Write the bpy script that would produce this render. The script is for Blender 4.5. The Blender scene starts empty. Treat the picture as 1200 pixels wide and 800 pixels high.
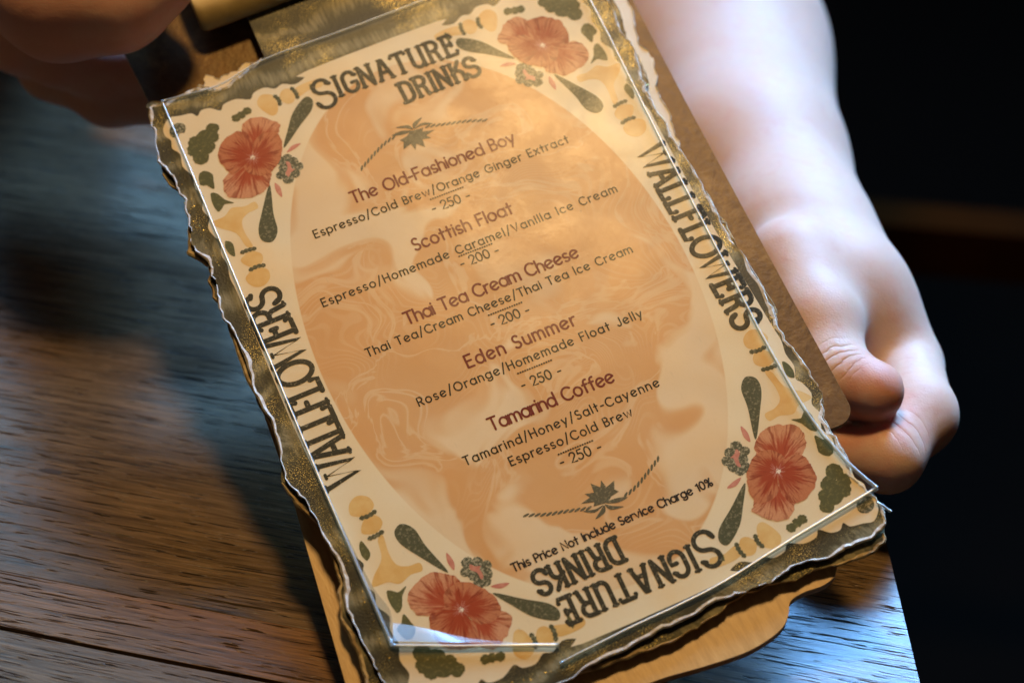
import bpy, bmesh, math, random
import numpy as np
from mathutils import Matrix, Vector
random.seed(7)
rng = np.random.default_rng(7)
S = 0.001                                     # everything below is written in millimetres
sc = bpy.context.scene
COL = sc.collection
PI = math.pi

# ------------------------------------------------------------------ camera
cd = bpy.data.cameras.new('camera')
cam = bpy.data.objects.new('camera', cd); COL.objects.link(cam)
cd.sensor_width = 36.0; cd.lens = 69.0
cd.clip_start = 0.02; cd.clip_end = 30
cam.matrix_world = Matrix(((0.99939083, -0.0348995, 0.0, 34.52582836*S),
                           (0.02243296, 0.64239604, -0.76604444, -308.8642565*S),
                           (0.02673457, 0.76557779, 0.64278761, 384.34570697*S),
                           (0, 0, 0, 1)))
cd.dof.use_dof = True; cd.dof.focus_distance = 0.513; cd.dof.aperture_fstop = 8.6
cd.dof.aperture_blades = 9
sc.camera = cam

# ------------------------------------------------------------------ light
world = bpy.data.worlds.new('World'); sc.world = world; world.use_nodes = True
bg = world.node_tree.nodes['Background']
bg.inputs['Color'].default_value = (1.0, 0.72, 0.5, 1); bg.inputs['Strength'].default_value = 0.022

def area(name, loc, target, sx, sy, power, color, shape='RECTANGLE', spread=180):
    l = bpy.data.lights.new(name, 'AREA'); l.shape = shape; l.size = sx; l.size_y = sy
    l.energy = power; l.color = color; l.spread = math.radians(spread)
    o = bpy.data.objects.new(name, l); COL.objects.link(o)
    o.location = loc
    o.rotation_euler = (Vector(target)-Vector(loc)).to_track_quat('-Z', 'Y').to_euler()
    return o
# the warm pendant lamp over the table and the cold window at the right behind the sitter
area('pendant_lamp', (0.002, 0.285, 1.15), (0.04, 0.11, 0.05), 0.16, 0.16, 9.5, (1.0, 0.65, 0.26), 'DISK')
# a bright cold window to the right, and the long dimmer window front that the table mirrors
area('window_light', (0.86, 1.36, 0.84), (0.27, 0.12, 0.0), 0.50, 0.55, 1.15, (0.33, 0.67, 1.0), spread=20)
area('window_front', (-0.75, 3.00, 2.50), (-0.05, 0.10, 0.0), 2.3, 0.58, 13.0, (0.30, 0.64, 0.96), spread=120)
area('window_front', (1.10, 3.00, 2.50), (0.13, 0.05, 0.0), 1.3, 1.15, 36.0, (0.17, 0.46, 1.0), spread=60)

sc.view_settings.view_transform = 'Standard'
sc.view_settings.look = 'None'
sc.view_settings.exposure = 0.0
sc.view_settings.gamma = 1.0

# ------------------------------------------------------------------ helpers
def mesh_obj(name, verts, faces, mat, parent=None, smooth=False, mats=None, midx=None):
    me = bpy.data.meshes.new(name)
    v = np.asarray(verts, dtype=float)*S
    me.from_pydata(v.tolist(), [], faces)
    if mats:
        for m in mats: me.materials.append(m)
    elif mat: me.materials.append(mat)
    if midx is not None: me.polygons.foreach_set('material_index', midx)
    if smooth: me.polygons.foreach_set('use_smooth', [True]*len(me.polygons))
    me.update()
    o = bpy.data.objects.new(name, me); COL.objects.link(o)
    if parent: o.parent = parent
    return o

def tag(o, label=None, cat=None, group=None, kind=None):
    if label: o['label'] = label
    if cat: o['category'] = cat
    if group: o['group'] = group
    if kind: o['kind'] = kind
    return o

def empty(name, mw=None):
    o = bpy.data.objects.new(name, None); COL.objects.link(o); o.empty_display_size = 0.01
    if mw is not None: o.matrix_world = mw
    return o

class MB:
    def __init__(s): s.v = []; s.f = []; s.m = []
    def add(s, v, f, m=0):
        b = len(s.v); s.v += [tuple(x) for x in v]; s.f += [tuple(i+b for i in q) for q in f]; s.m += [m]*len(f)
    def obj(s, name, mat, parent=None, smooth=False, mats=None):
        return mesh_obj(name, s.v, s.f, mat, parent, smooth, mats, s.m if mats else None)

def catmull(pts, n=6, closed=True):
    p = np.array(pts, float); N = len(p); out = []
    rngi = range(N) if closed else range(N-1)
    for i in rngi:
        if closed: a, b, c, d = p[i-1], p[i], p[(i+1) % N], p[(i+2) % N]
        else: a, b, c, d = p[max(i-1, 0)], p[i], p[i+1], p[min(i+2, N-1)]
        for k in range(n):
            t = k/n
            out.append(0.5*((2*b)+(-a+c)*t+(2*a-5*b+4*c-d)*t*t+(-a+3*b-3*c+d)*t**3))
    if not closed: out.append(p[-1])
    return np.array(out)

def area2(p):
    x, y = p[:, 0], p[:, 1]
    return 0.5*np.sum(x*np.roll(y, -1)-np.roll(x, -1)*y)

def ccw(p):
    p = np.asarray(p, float)
    return p if area2(p) > 0 else p[::-1]

def poly(M, pts, z, m=0):
    p = ccw(pts); n = len(p)
    M.add([(x, y, z) for x, y in p], [tuple(range(n))], m)

def slab(M, pts, z0, z1, mtop=0, mside=0):
    """a solid sheet: top, bottom and edge of an outline"""
    p = ccw(pts); n = len(p)
    v = [(x, y, z1) for x, y in p]+[(x, y, z0) for x, y in p]
    M.add(v, [tuple(range(n))], mtop)
    M.add(v, [tuple(range(2*n-1, n-1, -1))], mside)
    M.add(v, [(i, i+n, (i+1) % n+n, (i+1) % n) for i in range(n)], mside)

def ribbon(M, pts, w, z, h=0.03, closed=False, cap=True, m=0):
    p = np.array(pts, float)
    keep = [0]+[i for i in range(1, len(p)) if np.linalg.norm(p[i]-p[i-1]) > 1e-6]
    p = p[keep]; n = len(p)
    if n < 2: return
    if closed: t = np.roll(p, -1, 0)-np.roll(p, 1, 0)
    else: t = np.gradient(p, axis=0)
    t /= np.maximum(np.linalg.norm(t, axis=1, keepdims=True), 1e-9)
    nn = np.stack([-t[:, 1], t[:, 0]], 1)
    w = np.broadcast_to(np.asarray(w, float), (n,))
    L = p+nn*w[:, None]/2; R = p-nn*w[:, None]/2
    v = [(x, y, z) for x, y in L]+[(x, y, z+h) for x, y in p]+[(x, y, z) for x, y in R]
    f = []
    for i in range(n if closed else n-1):
        j = (i+1) % n
        f += [(n+i, n+j, j, i), (2*n+i, 2*n+j, n+j, n+i)]
    if cap and not closed:
        for e, sg in ((0, -1), (n-1, 1)):
            base = len(v)
            k = 5
            for q in range(1, k):
                a = PI/2-PI*q/k
                d = (t[e]*sg*math.cos(a)+nn[e]*math.sin(a))*w[e]/2
                v.append((p[e][0]+d[0], p[e][1]+d[1], z))
            ring = [e]+list(range(base, base+k-1))+[2*n+e]
            for q in range(len(ring)-1):
                f.append((n+e, ring[q], ring[q+1]) if sg < 0 else (n+e, ring[q+1], ring[q]))
    M.add(v, f, m)

def arc(cx, cy, rx, ry, a0, a1, n=14):
    return [(cx+rx*math.cos(math.radians(a0+(a1-a0)*i/n)), cy+ry*math.sin(math.radians(a0+(a1-a0)*i/n))) for i in range(n+1)]

# ------------------------------------------------------------------ material helper
class Mt:
    def __init__(s, name):
        s.m = bpy.data.materials.new(name); s.m.use_nodes = True
        s.nt = s.m.node_tree; s.b = s.nt.nodes['Principled BSDF']; s.out = s.nt.nodes['Material Output']
    def n(s, typ, ins=None, **kw):
        x = s.nt.nodes.new(typ)
        for k, v in kw.items(): setattr(x, k, v)
        if ins:
            for k, v in ins.items(): s.set(x.inputs[k], v)
        return x
    def set(s, sock, v):
        if isinstance(v, bpy.types.NodeSocket): s.nt.links.new(v, sock)
        else:
            if isinstance(v, tuple) and len(v) == 3 and sock.type == 'RGBA': v = (*v, 1)
            sock.default_value = v
    def p(s, **kw):
        for k, v in kw.items(): s.set(s.b.inputs[k.replace('_', ' ')], v)
    def math(s, op, a, b=None, c=None):
        x = s.n('ShaderNodeMath', operation=op)
        for i, v in enumerate((a, b, c)):
            if v is not None: s.set(x.inputs[i], v)
        return x.outputs[0]
    def mix(s, fac, a, b):
        x = s.n('ShaderNodeMix', data_type='RGBA')
        s.set(x.inputs[0], fac); s.set(x.inputs[6], a); s.set(x.inputs[7], b)
        return x.outputs[2]
    def ramp(s, fac, stops, interp='LINEAR'):
        x = s.n('ShaderNodeValToRGB'); cr = x.color_ramp; cr.interpolation = interp
        while len(cr.elements) < len(stops): cr.elements.new(0.5)
        for e, (pos, c) in zip(cr.elements, stops):
            e.position = pos; e.color = (*c, 1) if not isinstance(c, (int, float)) else (c, c, c, 1)
        s.set(x.inputs[0], fac); return x.outputs[0]
    def co(s): return s.n('ShaderNodeTexCoord').outputs['Object']
    def mp(s, vec, scale=(1, 1, 1), loc=(0, 0, 0), rot=(0, 0, 0)):
        return s.n('ShaderNodeMapping', {'Vector': vec, 'Scale': scale, 'Location': loc, 'Rotation': rot}).outputs[0]
    def noise(s, vec, scale, detail=4, rough=0.55, dist=0.0, out=0):
        return s.n('ShaderNodeTexNoise', {'Vector': vec, 'Scale': scale, 'Detail': detail, 'Roughness': rough, 'Distortion': dist}).outputs[out]
    def bump(s, h, strength=0.2, dist=0.0002, normal=None):
        x = s.n('ShaderNodeBump', {'Height': h, 'Strength': strength, 'Distance': dist})
        if normal is not None: s.set(x.inputs['Normal'], normal)
        return x.outputs[0]

def smoothstep(m, x, a, b):
    y = m.n('ShaderNodeMapRange', {'Value': x, 'From Min': a, 'From Max': b}); y.interpolation_type = 'SMOOTHSTEP'
    return y.outputs[0]

# ------------------------------------------------------------------ materials
CREAM = (0.73, 0.56, 0.315)
PEACH = (0.64, 0.34, 0.155)

def mk_paper_print():
    """cream printed sheet with the peach marbled oval"""
    m = Mt('printed_cream_paper'); co = m.co()
    xyz = m.n('ShaderNodeSeparateXYZ', {0: co})
    x, y = xyz.outputs[0], xyz.outputs[1]
    ex = m.math('DIVIDE', m.math('ADD', x, 0.0002), 0.0512); ey = m.math('DIVIDE', y, 0.0835)
    e = m.math('SQRT', m.math('ADD', m.math('MULTIPLY', ex, ex), m.math('MULTIPLY', ey, ey)))
    inside = smoothstep(m, e, 1.003, 0.995)
    # marbling: domain-warped noise
    w1 = m.noise(m.mp(co, (1, 1, 1), (0.013, 0.031, 0)), 18, 2, 0.5, 0.0, 1)
    off = m.n('ShaderNodeVectorMath', {0: w1, 1: (0.5, 0.5, 0.5)}, operation='SUBTRACT').outputs[0]
    off = m.n('ShaderNodeVectorMath', {0: off, 'Scale': 0.11}, operation='SCALE').outputs[0]
    wv = m.n('ShaderNodeVectorMath', {0: co, 1: off}, operation='ADD').outputs[0]
    n1 = m.noise(m.mp(wv, (1.2, 0.7, 1), (0.02, 0.052, 0)), 17, 3.0, 0.5, 0.9)
    base = m.math('ADD', n1, m.math('MULTIPLY', smoothstep(m, y, -0.01, -0.085), 0.05))
    cream_sw = smoothstep(m, base, 0.455, 0.52)
    # engraved fine line pattern that follows the marbling
    n2 = m.noise(wv, 16, 2, 0.45, 0.3)
    lines = m.math('SINE', m.math('MULTIPLY', n2, 430.0))
    lmask = smoothstep(m, m.noise(co, 30, 2), 0.42, 0.58)
    lines = m.math('MULTIPLY', smoothstep(m, lines, 0.15, 0.9), m.math('MULTIPLY', lmask, 0.17))
    # thin veins
    vein = m.math('ABSOLUTE', m.math('SUBTRACT', m.noise(m.mp(wv, loc=(0.3, 0.1, 0)), 22, 4, 0.6, 1.2), 0.5))
    vein = m.math('MULTIPLY', smoothstep(m, vein, 0.03, 0.002), 0.34)
    tone = m.mix(m.noise(co, 60, 4), (0.57, 0.265, 0.075), (0.64, 0.325, 0.11))
    pale = m.mix(m.noise(co, 45, 4), (0.68, 0.485, 0.25), (0.745, 0.56, 0.32))
    fac = m.math('MAXIMUM', m.math('MULTIPLY', cream_sw, 0.80), m.math('MAXIMUM', lines, vein))
    oval = m.mix(fac, tone, pale)
    cream = m.mix(smoothstep(m, m.noise(co, 25, 5, 0.6, 0.8), 0.50, 0.72), CREAM, (0.74, 0.52, 0.26))
    col = m.mix(inside, cream, oval)
    # print grain and stray specks
    g = m.noise(co, 2600, 2)
    col = m.mix(m.math('MULTIPLY', smoothstep(m, g, 0.55, 0.75), 0.10), col, (0.35, 0.22, 0.10))
    sp = m.n('ShaderNodeTexVoronoi', {'Vector': co, 'Scale': 62.0}, feature='F1').outputs['Distance']
    col = m.mix(m.math('MULTIPLY', smoothstep(m, sp, 0.030, 0.018), 0.5), col, (0.30, 0.14, 0.06))
    h = m.noise(co, 900, 3); nb = m.bump(h, 0.08, 0.00022)
    m.p(Base_Color=col, Roughness=m.math('ADD', m.math('MULTIPLY', m.noise(co, 130, 5), 0.25), 0.36), Normal=nb, Specular_IOR_Level=0.24)
    return m.m

def mk_ink(name, c, speck=0.25, c2=None, scale=1500):
    m = Mt(name); co = m.co()
    n = m.noise(co, scale, 3, 0.6)
    wear = m.math('MULTIPLY', smoothstep(m, n, 0.56, 0.68), speck)
    col = m.mix(wear, c, c2 or (0.55, 0.40, 0.22))
    m.p(Base_Color=col, Roughness=0.5, Specular_IOR_Level=0.07)
    return m.m

def mk_dark_gold():
    """the olive-brown foil border: brushed swirls with gold flecks"""
    m = Mt('dark_gold_foil'); co = m.co()
    w = m.noise(m.mp(co), 14, 2, 0.5, 0.4, 1)
    off = m.n('ShaderNodeVectorMath', {0: w, 'Scale': 0.05}, operation='SCALE').outputs[0]
    wv = m.n('ShaderNodeVectorMath', {0: co, 1: off}, operation='ADD').outputs[0]
    rings = m.noise(m.mp(wv, (1.0, 0.10, 1)), 900, 3, 0.6)
    swirl = m.n('ShaderNodeTexWave', {'Vector': wv, 'Scale': 26.0, 'Distortion': 6.0, 'Detail': 3.0, 'Detail Scale': 1.2}, wave_type='RINGS').outputs['Fac']
    st = m.math('MULTIPLY', swirl, m.math('ADD', m.math('MULTIPLY', rings, 0.9), 0.1))
    col = m.ramp(st, [(0.05, (0.020, 0.017, 0.008)), (0.35, (0.050, 0.043, 0.018)), (0.62, (0.21, 0.175, 0.09))])
    fl = smoothstep(m, m.noise(co, 3600, 2, 0.6), 0.57, 0.64)
    patch = smoothstep(m, m.noise(co, 55, 3), 0.42, 0.66)
    fl = m.math('MULTIPLY', fl, patch)
    col = m.mix(fl, col, (0.70, 0.55, 0.20))
    nb = m.bump(m.noise(co, 1500, 3), 0.3, 0.0002)
    m.p(Base_Color=col, Metallic=m.math('MULTIPLY', fl, 0.9), Specular_IOR_Level=0.22, Roughness=0.38, Normal=nb)
    return m.m

def mk_simple(name, c, rough=0.5, c2=None, scale=200, bump=0.0, bscale=600, metallic=0.0, bdist=0.0003):
    m = Mt(name); co = m.co()
    col = m.mix(smoothstep(m, m.noise(co, scale, 5, 0.6), 0.35, 0.65), c, c2 or tuple(v*0.75 for v in c))
    m.p(Base_Color=col, Roughness=rough, Metallic=metallic)
    if bump: m.p(Normal=m.bump(m.noise(co, bscale, 4), bump, bdist))
    return m.m

def mk_petal(name, deep, light, amount):
    """streaks run from the heart of each petal to its frilled edge ('petal' = along the edge, outwards)"""
    m = Mt(name); co = m.co()
    at = m.n('ShaderNodeAttribute', attribute_name='petal').outputs['Vector']
    xyz = m.n('ShaderNodeSeparateXYZ', {0: at}); sx, r = xyz.outputs[0], xyz.outputs[1]
    wob = m.math('MULTIPLY', m.math('SUBTRACT', m.noise(co, 240, 2, 0.5), 0.5), 0.16)
    v = m.n('ShaderNodeCombineXYZ', {0: m.math('ADD', sx, wob), 1: m.math('MULTIPLY', r, 0.16), 2: 0.0}).outputs[0]
    n = m.noise(v, 9.0, 4, 0.66, 0.5)
    n2 = m.noise(v, 2.6, 2, 0.5, 0.8)
    edge = m.math('MULTIPLY', smoothstep(m, r, 0.25, 1.0), 0.22)
    f = smoothstep(m, m.math('ADD', m.math('ADD', m.math('MULTIPLY', n, 0.6), m.math('MULTIPLY', n2, 0.4)), edge), 0.54, 0.74)
    f = m.math('MULTIPLY', f, m.math('ADD', 0.6, m.math('MULTIPLY', m.noise(co, 1900, 2), 0.8)))
    col = m.mix(m.math('MULTIPLY', f, amount), deep, light)
    dk = smoothstep(m, m.math('SUBTRACT', n, m.math('MULTIPLY', r, 0.12)), 0.40, 0.30)
    col = m.mix(m.math('MULTIPLY', dk, 0.55), col, tuple(c*0.55 for c in deep))
    m.p(Base_Color=col, Roughness=0.5, Specular_IOR_Level=0.08)
    return m.m

def mk_stipple(name, c, c2, scale=900, lo=0.50, hi=0.62):
    m = Mt(name); co = m.co()
    f = smoothstep(m, m.noise(co, scale, 3, 0.7), lo, hi)
    m.p(Base_Color=m.mix(f, c, c2), Roughness=0.5, Specular_IOR_Level=0.08)
    return m.m

def mk_wood_table(name, tint, seed):
    m = Mt(name); co = m.co()
    v = m.mp(co, (1, 1, 1), (seed*0.37, seed*0.11, seed*0.05))
    w = m.noise(m.mp(v, (2.2, 9, 9)), 3.0, 3, 0.5, 0.0)
    warp = m.n('ShaderNodeCombineXYZ', {0: 0.0, 1: m.math('MULTIPLY', w, 0.007), 2: 0.0}).outputs[0]
    vv = m.n('ShaderNodeVectorMath', {0: v, 1: warp}, operation='ADD').outputs[0]
    grain = m.noise(m.mp(vv, (9, 230, 90)), 3.0, 6, 0.68, 0.2)
    fine = m.noise(m.mp(vv, (22, 620, 300)), 3.0, 4, 0.7, 0.1)
    broad = m.noise(m.mp(vv, (3, 34, 26)), 3.0, 4, 0.6)
    pm = smoothstep(m, m.noise(m.mp(vv, (44, 700, 300)), 2.0, 2, 0.5, 0.3), 0.61, 0.66)
    pm2 = smoothstep(m, m.noise(m.mp(vv, (14, 420, 300), (0.7, 0.2, 0)), 2.0, 3, 0.55, 0.4), 0.61, 0.65)
    pm = m.math('MAXIMUM', pm, pm2)
    f = m.math('ADD', m.math('ADD', m.math('MULTIPLY', grain, 0.42), m.math('MULTIPLY', broad, 0.20)), m.math('MULTIPLY', fine, 0.38))
    c = m.ramp(f, [(0.37, tuple(t*0.25 for t in tint)), (0.50, tint), (0.63, tuple(t*1.8 for t in tint))])
    c = m.mix(m.math('MULTIPLY', pm, 0.8), c, (0.010, 0.007, 0.005))
    hh = m.math('SUBTRACT', m.math('MULTIPLY', f, 0.6), pm)
    nb = m.bump(hh, 0.5, 0.00028)
    m.p(Base_Color=c, Roughness=m.math('ADD', 0.15, m.math('ADD', m.math('MULTIPLY', grain, 0.18), m.math('MULTIPLY', pm, 0.5))), Normal=nb, Specular_IOR_Level=m.math('SUBTRACT', 0.5, m.math('MULTIPLY', pm, 0.47)))
    return m.m

def mk_light_wood():
    m = Mt('pale_plywood'); co = m.co()
    g = m.noise(m.mp(co, (40, 8, 60), rot=(0, 0, 0.0)), 12, 5, 0.6, 0.3)
    f = m.noise(m.mp(co, (160, 30, 100)), 12, 3, 0.6)
    c = m.ramp(m.math('ADD', m.math('MULTIPLY', g, 0.7), m.math('MULTIPLY', f, 0.3)), [(0.3, (0.44, 0.25, 0.085)), (0.55, (0.60, 0.37, 0.14)), (0.75, (0.68, 0.45, 0.19))])
    m.p(Base_Color=c, Roughness=0.38, Normal=m.bump(f, 0.15, 0.0003))
    return m.m

def mk_ply_edge():
    m = Mt('plywood_edge'); co = m.co()
    z = m.n('ShaderNodeSeparateXYZ', {0: co}).outputs[2]
    s = m.math('SINE', m.math('MULTIPLY', z, 4200.0))
    c = m.mix(smoothstep(m, s, -0.2, 0.4), (0.10, 0.045, 0.018), (0.38, 0.20, 0.08))
    m.p(Base_Color=c, Roughness=0.6)
    return m.m

def mk_brown_board():
    m = Mt('brown_hardboard'); co = m.co()
    n = m.noise(co, 90, 6, 0.65, 0.4)
    f = m.noise(co, 1400, 3, 0.6)
    c = m.ramp(n, [(0.3, (0.045, 0.016, 0.005)), (0.52, (0.085, 0.034, 0.010)), (0.72, (0.20, 0.095, 0.028))])
    c = m.mix(m.math('MULTIPLY', smoothstep(m, f, 0.5, 0.7), 0.35), c, (0.06, 0.022, 0.008))
    m.p(Base_Color=c, Roughness=0.42, Normal=m.bump(m.noise(co, 420, 4), 0.35, 0.0004), Specular_IOR_Level=0.42, Specular_Tint=(1.0, 0.75, 0.4, 1))
    return m.m

def mk_plastic():
    m = Mt('clear_plastic'); co = m.co()
    lw = m.n('ShaderNodeFresnel', {'IOR': 1.42})
    tr = m.n('ShaderNodeBsdfTransparent', {'Color': (0.985, 0.985, 0.97)})
    gl = m.n('ShaderNodeBsdfGlossy', {'Color': (1, 1, 1), 'Roughness': 0.25, 'Normal': m.bump(m.noise(co, 700, 3, 0.6), 0.09, 0.0002, m.bump(m.noise(co, 60, 2, 0.5, 0.5), 0.06, 0.0006))})
    df = m.n('ShaderNodeBsdfDiffuse', {'Color': (0.8, 0.8, 0.78)})
    scr = smoothstep(m, m.noise(m.mp(co, (30, 3, 1), rot=(0, 0, 0.6)), 60, 3, 0.7), 0.66, 0.72)
    a = m.n('ShaderNodeMixShader', {0: m.math('MULTIPLY', lw.outputs[0], m.math('ADD', 0.10, m.math('MULTIPLY', smoothstep(m, m.math('ADD', m.math('MULTIPLY', m.noise(co, 45, 4, 0.6, 0.4), 0.7), m.math('MULTIPLY', m.noise(co, 1300, 3, 0.6), 0.3)), 0.36, 0.66), 0.30))), 1: tr.outputs[0], 2: gl.outputs[0]})
    b = m.n('ShaderNodeMixShader', {0: m.math('MULTIPLY', scr, 0.05), 1: a.outputs[0], 2: df.outputs[0]})
    m.nt.links.new(b.outputs[0], m.out.inputs['Surface'])
    return m.m

def mk_film(name, white, gloss, rough, tint=(0.95, 0.97, 1.0)):
    """thin creased plastic film: part clear, part painted bluish reflection, part mirror"""
    m = Mt(name); co = m.co()
    tr = m.n('ShaderNodeBsdfTransparent', {'Color': tint})
    gl = m.n('ShaderNodeBsdfGlossy', {'Color': (1, 1, 1), 'Roughness': rough})
    df = m.n('ShaderNodeBsdfDiffuse', {'Color': (0.62, 0.76, 0.84)})  # bluish colour stands in for the window's reflection on folds and welds
    n = m.noise(co, 140, 3)
    a = m.n('ShaderNodeMixShader', {0: m.math('MULTIPLY', white, m.math('ADD', 0.6, m.math('MULTIPLY', n, 0.8))), 1: tr.outputs[0], 2: df.outputs[0]})
    b = m.n('ShaderNodeMixShader', {0: gloss, 1: a.outputs[0], 2: gl.outputs[0]})
    m.nt.links.new(b.outputs[0], m.out.inputs['Surface'])
    return m.m

CREASES = [((122.3, 92.3, 47.3), (0.35, -0.8, 0.35), 9, 1500, 0.55), ((127.3, 166.9, 30.4), (-0.1, -0.95, 0.2), 17, 480, 0.6), ((147.2, 109.3, 23.9), (0.1, -0.8, 0.6), 9, 700, 0.7), ((140.5, 81.0, 30.7), (-0.6, -0.7, 0.3), 9, 800, 0.6)]
REDS = [((133.3, 86.7, 37.5), 17, 0.75), ((131.6, 89.5, 11.2), 32, 0.8), ((119.4, 133.8, 37.5), 16, 0.45), ((144.9, 111.0, 19.7), 12, 0.5), ((-100.1, 176.6, 91.7), 80, 0.55)]
def mk_skin():
    m = Mt('skin'); co = m.co()
    n = m.noise(co, 55, 4, 0.6); f = m.noise(co, 700, 3)
    c = m.mix(n, (0.58, 0.39, 0.31), (0.69, 0.49, 0.405))
    for p, rad, am in REDS:
        off = m.n('ShaderNodeVectorMath', {0: co, 1: tuple(q*S for q in p)}, operation='DISTANCE').outputs['Value']
        off = m.math('ADD', off, m.math('MULTIPLY', m.math('SUBTRACT', m.noise(co, 90, 3), 0.5), rad*S*0.9))
        c = m.mix(m.math('MULTIPLY', smoothstep(m, off, rad*S, rad*S*0.25), am), c, (0.56, 0.20, 0.13))
    mott = smoothstep(m, m.noise(co, 110, 5, 0.7, 0.6), 0.46, 0.68)
    c = m.mix(m.math('MULTIPLY', mott, 0.27), c, (0.58, 0.27, 0.20))
    c = m.mix(m.math('MULTIPLY', smoothstep(m, m.noise(co, 1500, 3, 0.7), 0.55, 0.75), 0.16), c, (0.42, 0.22, 0.16))
    cells = m.n('ShaderNodeTexVoronoi', {'Vector': co, 'Scale': 1100.0}, feature='DISTANCE_TO_EDGE').outputs[0]
    nb = m.bump(cells, 0.2, 0.0003); nb = m.bump(m.noise(m.mp(co, (1, 1, 1)), 130, 4), 0.22, 0.0010, nb)
    def crease(p, d, rad, freq, depth, nb):
        off = m.n('ShaderNodeVectorMath', {0: co, 1: tuple(q*S for q in p)}, operation='SUBTRACT').outputs[0]
        L = m.n('ShaderNodeVectorMath', {0: off}, operation='LENGTH').outputs['Value']
        mask = smoothstep(m, L, rad*S, rad*0.35*S)
        t = m.n('ShaderNodeVectorMath', {0: off, 1: d}, operation='DOT_PRODUCT').outputs['Value']
        t = m.math('ADD', t, m.math('MULTIPLY', m.noise(co, 160, 2), 0.0035))
        w = m.math('POWER', m.math('ABSOLUTE', m.math('SINE', m.math('MULTIPLY', t, freq))), 0.5)
        return m.bump(m.math('MULTIPLY', m.math('SUBTRACT', w, 1.0), mask), 0.8, depth*S, nb)
    for p, d, rad, fr, dp in CREASES: nb = crease(p, d, rad, fr, dp, nb)
    m.p(Base_Color=c, Roughness=0.55, Specular_IOR_Level=0.30, Normal=nb, Subsurface_Weight=0.42, Subsurface_Scale=0.009, Subsurface_Radius=(1.0, 0.35, 0.2))
    return m.m

M_PANEL = mk_paper_print()
M_BAND = mk_dark_gold()
M_TORN = mk_simple('torn_paper', (0.78, 0.74, 0.66), 0.8, (0.55, 0.46, 0.34), 500, 0.6, 900)
M_TORN2 = mk_simple('aged_torn_paper', (0.55, 0.42, 0.24), 0.75, (0.20, 0.12, 0.04), 260, 0.6, 900)
M_CREAMCARD = mk_simple('cream_card', (0.78, 0.64, 0.44), 0.6, (0.74, 0.58, 0.36), 60)
M_TITLE = mk_ink('maroon_ink', (0.15, 0.011, 0.007), 0.14, (0.35, 0.14, 0.07))
M_DESC = mk_ink('olive_ink', (0.020, 0.015, 0.006), 0.18)
M_BLACK = mk_ink('black_ink', (0.020, 0.015, 0.012), 0.08)
M_DISP = mk_ink('worn_olive_ink', (0.034, 0.029, 0.015), 0.5, (0.34, 0.27, 0.15), 1300)
M_LEAF = mk_stipple('stippled_leaf', (0.075, 0.070, 0.030), (0.20, 0.17, 0.085), 1100, 0.50, 0.66)
M_OAK = mk_stipple('olive_foil_leaf', (0.095, 0.086, 0.028), (0.17, 0.14, 0.045), 1000, 0.50, 0.66)
M_CLOVER = mk_stipple('stippled_clover', (0.085, 0.08, 0.04), (0.36, 0.30, 0.17), 1300, 0.48, 0.60)
M_RED = mk_simple('coral_print', (0.44, 0.10, 0.055), 0.5, (0.50, 0.16, 0.09), 700)
M_OCHRE = mk_simple('ochre_watercolour', (0.60, 0.315, 0.060), 0.5, (0.66, 0.40, 0.12), 130)
M_GARL = mk_stipple('rope_ink', (0.095, 0.080, 0.040), (0.24, 0.18, 0.09), 1500, 0.5, 0.7)
M_PET1 = mk_petal('poppy_petal', (0.34, 0.046, 0.012), (0.60, 0.25, 0.10), 0.58)
M_PET2 = mk_petal('poppy_petal_pale', (0.38, 0.060, 0.018), (0.64, 0.31, 0.14), 0.75)
M_STAMEN = mk_stipple('stamen_print', (0.42, 0.12, 0.07), (0.78, 0.62, 0.42), 1500, 0.42, 0.52)
M_GOLD = mk_simple('gold_foil', (0.60, 0.46, 0.16), 0.30, (0.22, 0.15, 0.04), 900, 0.7, 1000, 0.9)
M_LWOOD = mk_light_wood(); M_PLY = mk_ply_edge(); M_BROWN = mk_brown_board()
M_BEDGE = mk_simple('worn_board_edge', (0.40, 0.28, 0.19), 0.7, (0.20, 0.10, 0.05), 300)
M_BRASS = mk_simple('dull_brass', (0.36, 0.26, 0.10), 0.55, (0.26, 0.18, 0.07), 60, 0.1, 300, 0.75)
M_PLASTIC = mk_plastic()
M_RIM = mk_film('plastic_weld', 0.38, 0.22, 0.30, (0.8, 0.86, 0.86))
M_FLAP = mk_film('plastic_flap', 0.24, 0.24, 0.20)
M_SKIN = mk_skin()
M_NAIL = mk_simple('fingernail', (0.66, 0.42, 0.32), 0.28, (0.62, 0.38, 0.29), 90)

# ------------------------------------------------------------------ the setting
def floor():
    m = Mt('dark_floor'); co = m.co()
    c = m.mix(m.noise(co, 3, 4), (0.0035, 0.0028, 0.0022), (0.006, 0.0045, 0.0035))
    m.p(Base_Color=c, Roughness=0.9, Specular_IOR_Level=0.0)
    o = mesh_obj('floor', [(-4000, -3000, -740), (4000, -3000, -740), (4000, 5000, -740), (-4000, 5000, -740)], [(0, 1, 2, 3)], m.m)
    tag(o, kind='structure')
floor()

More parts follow.
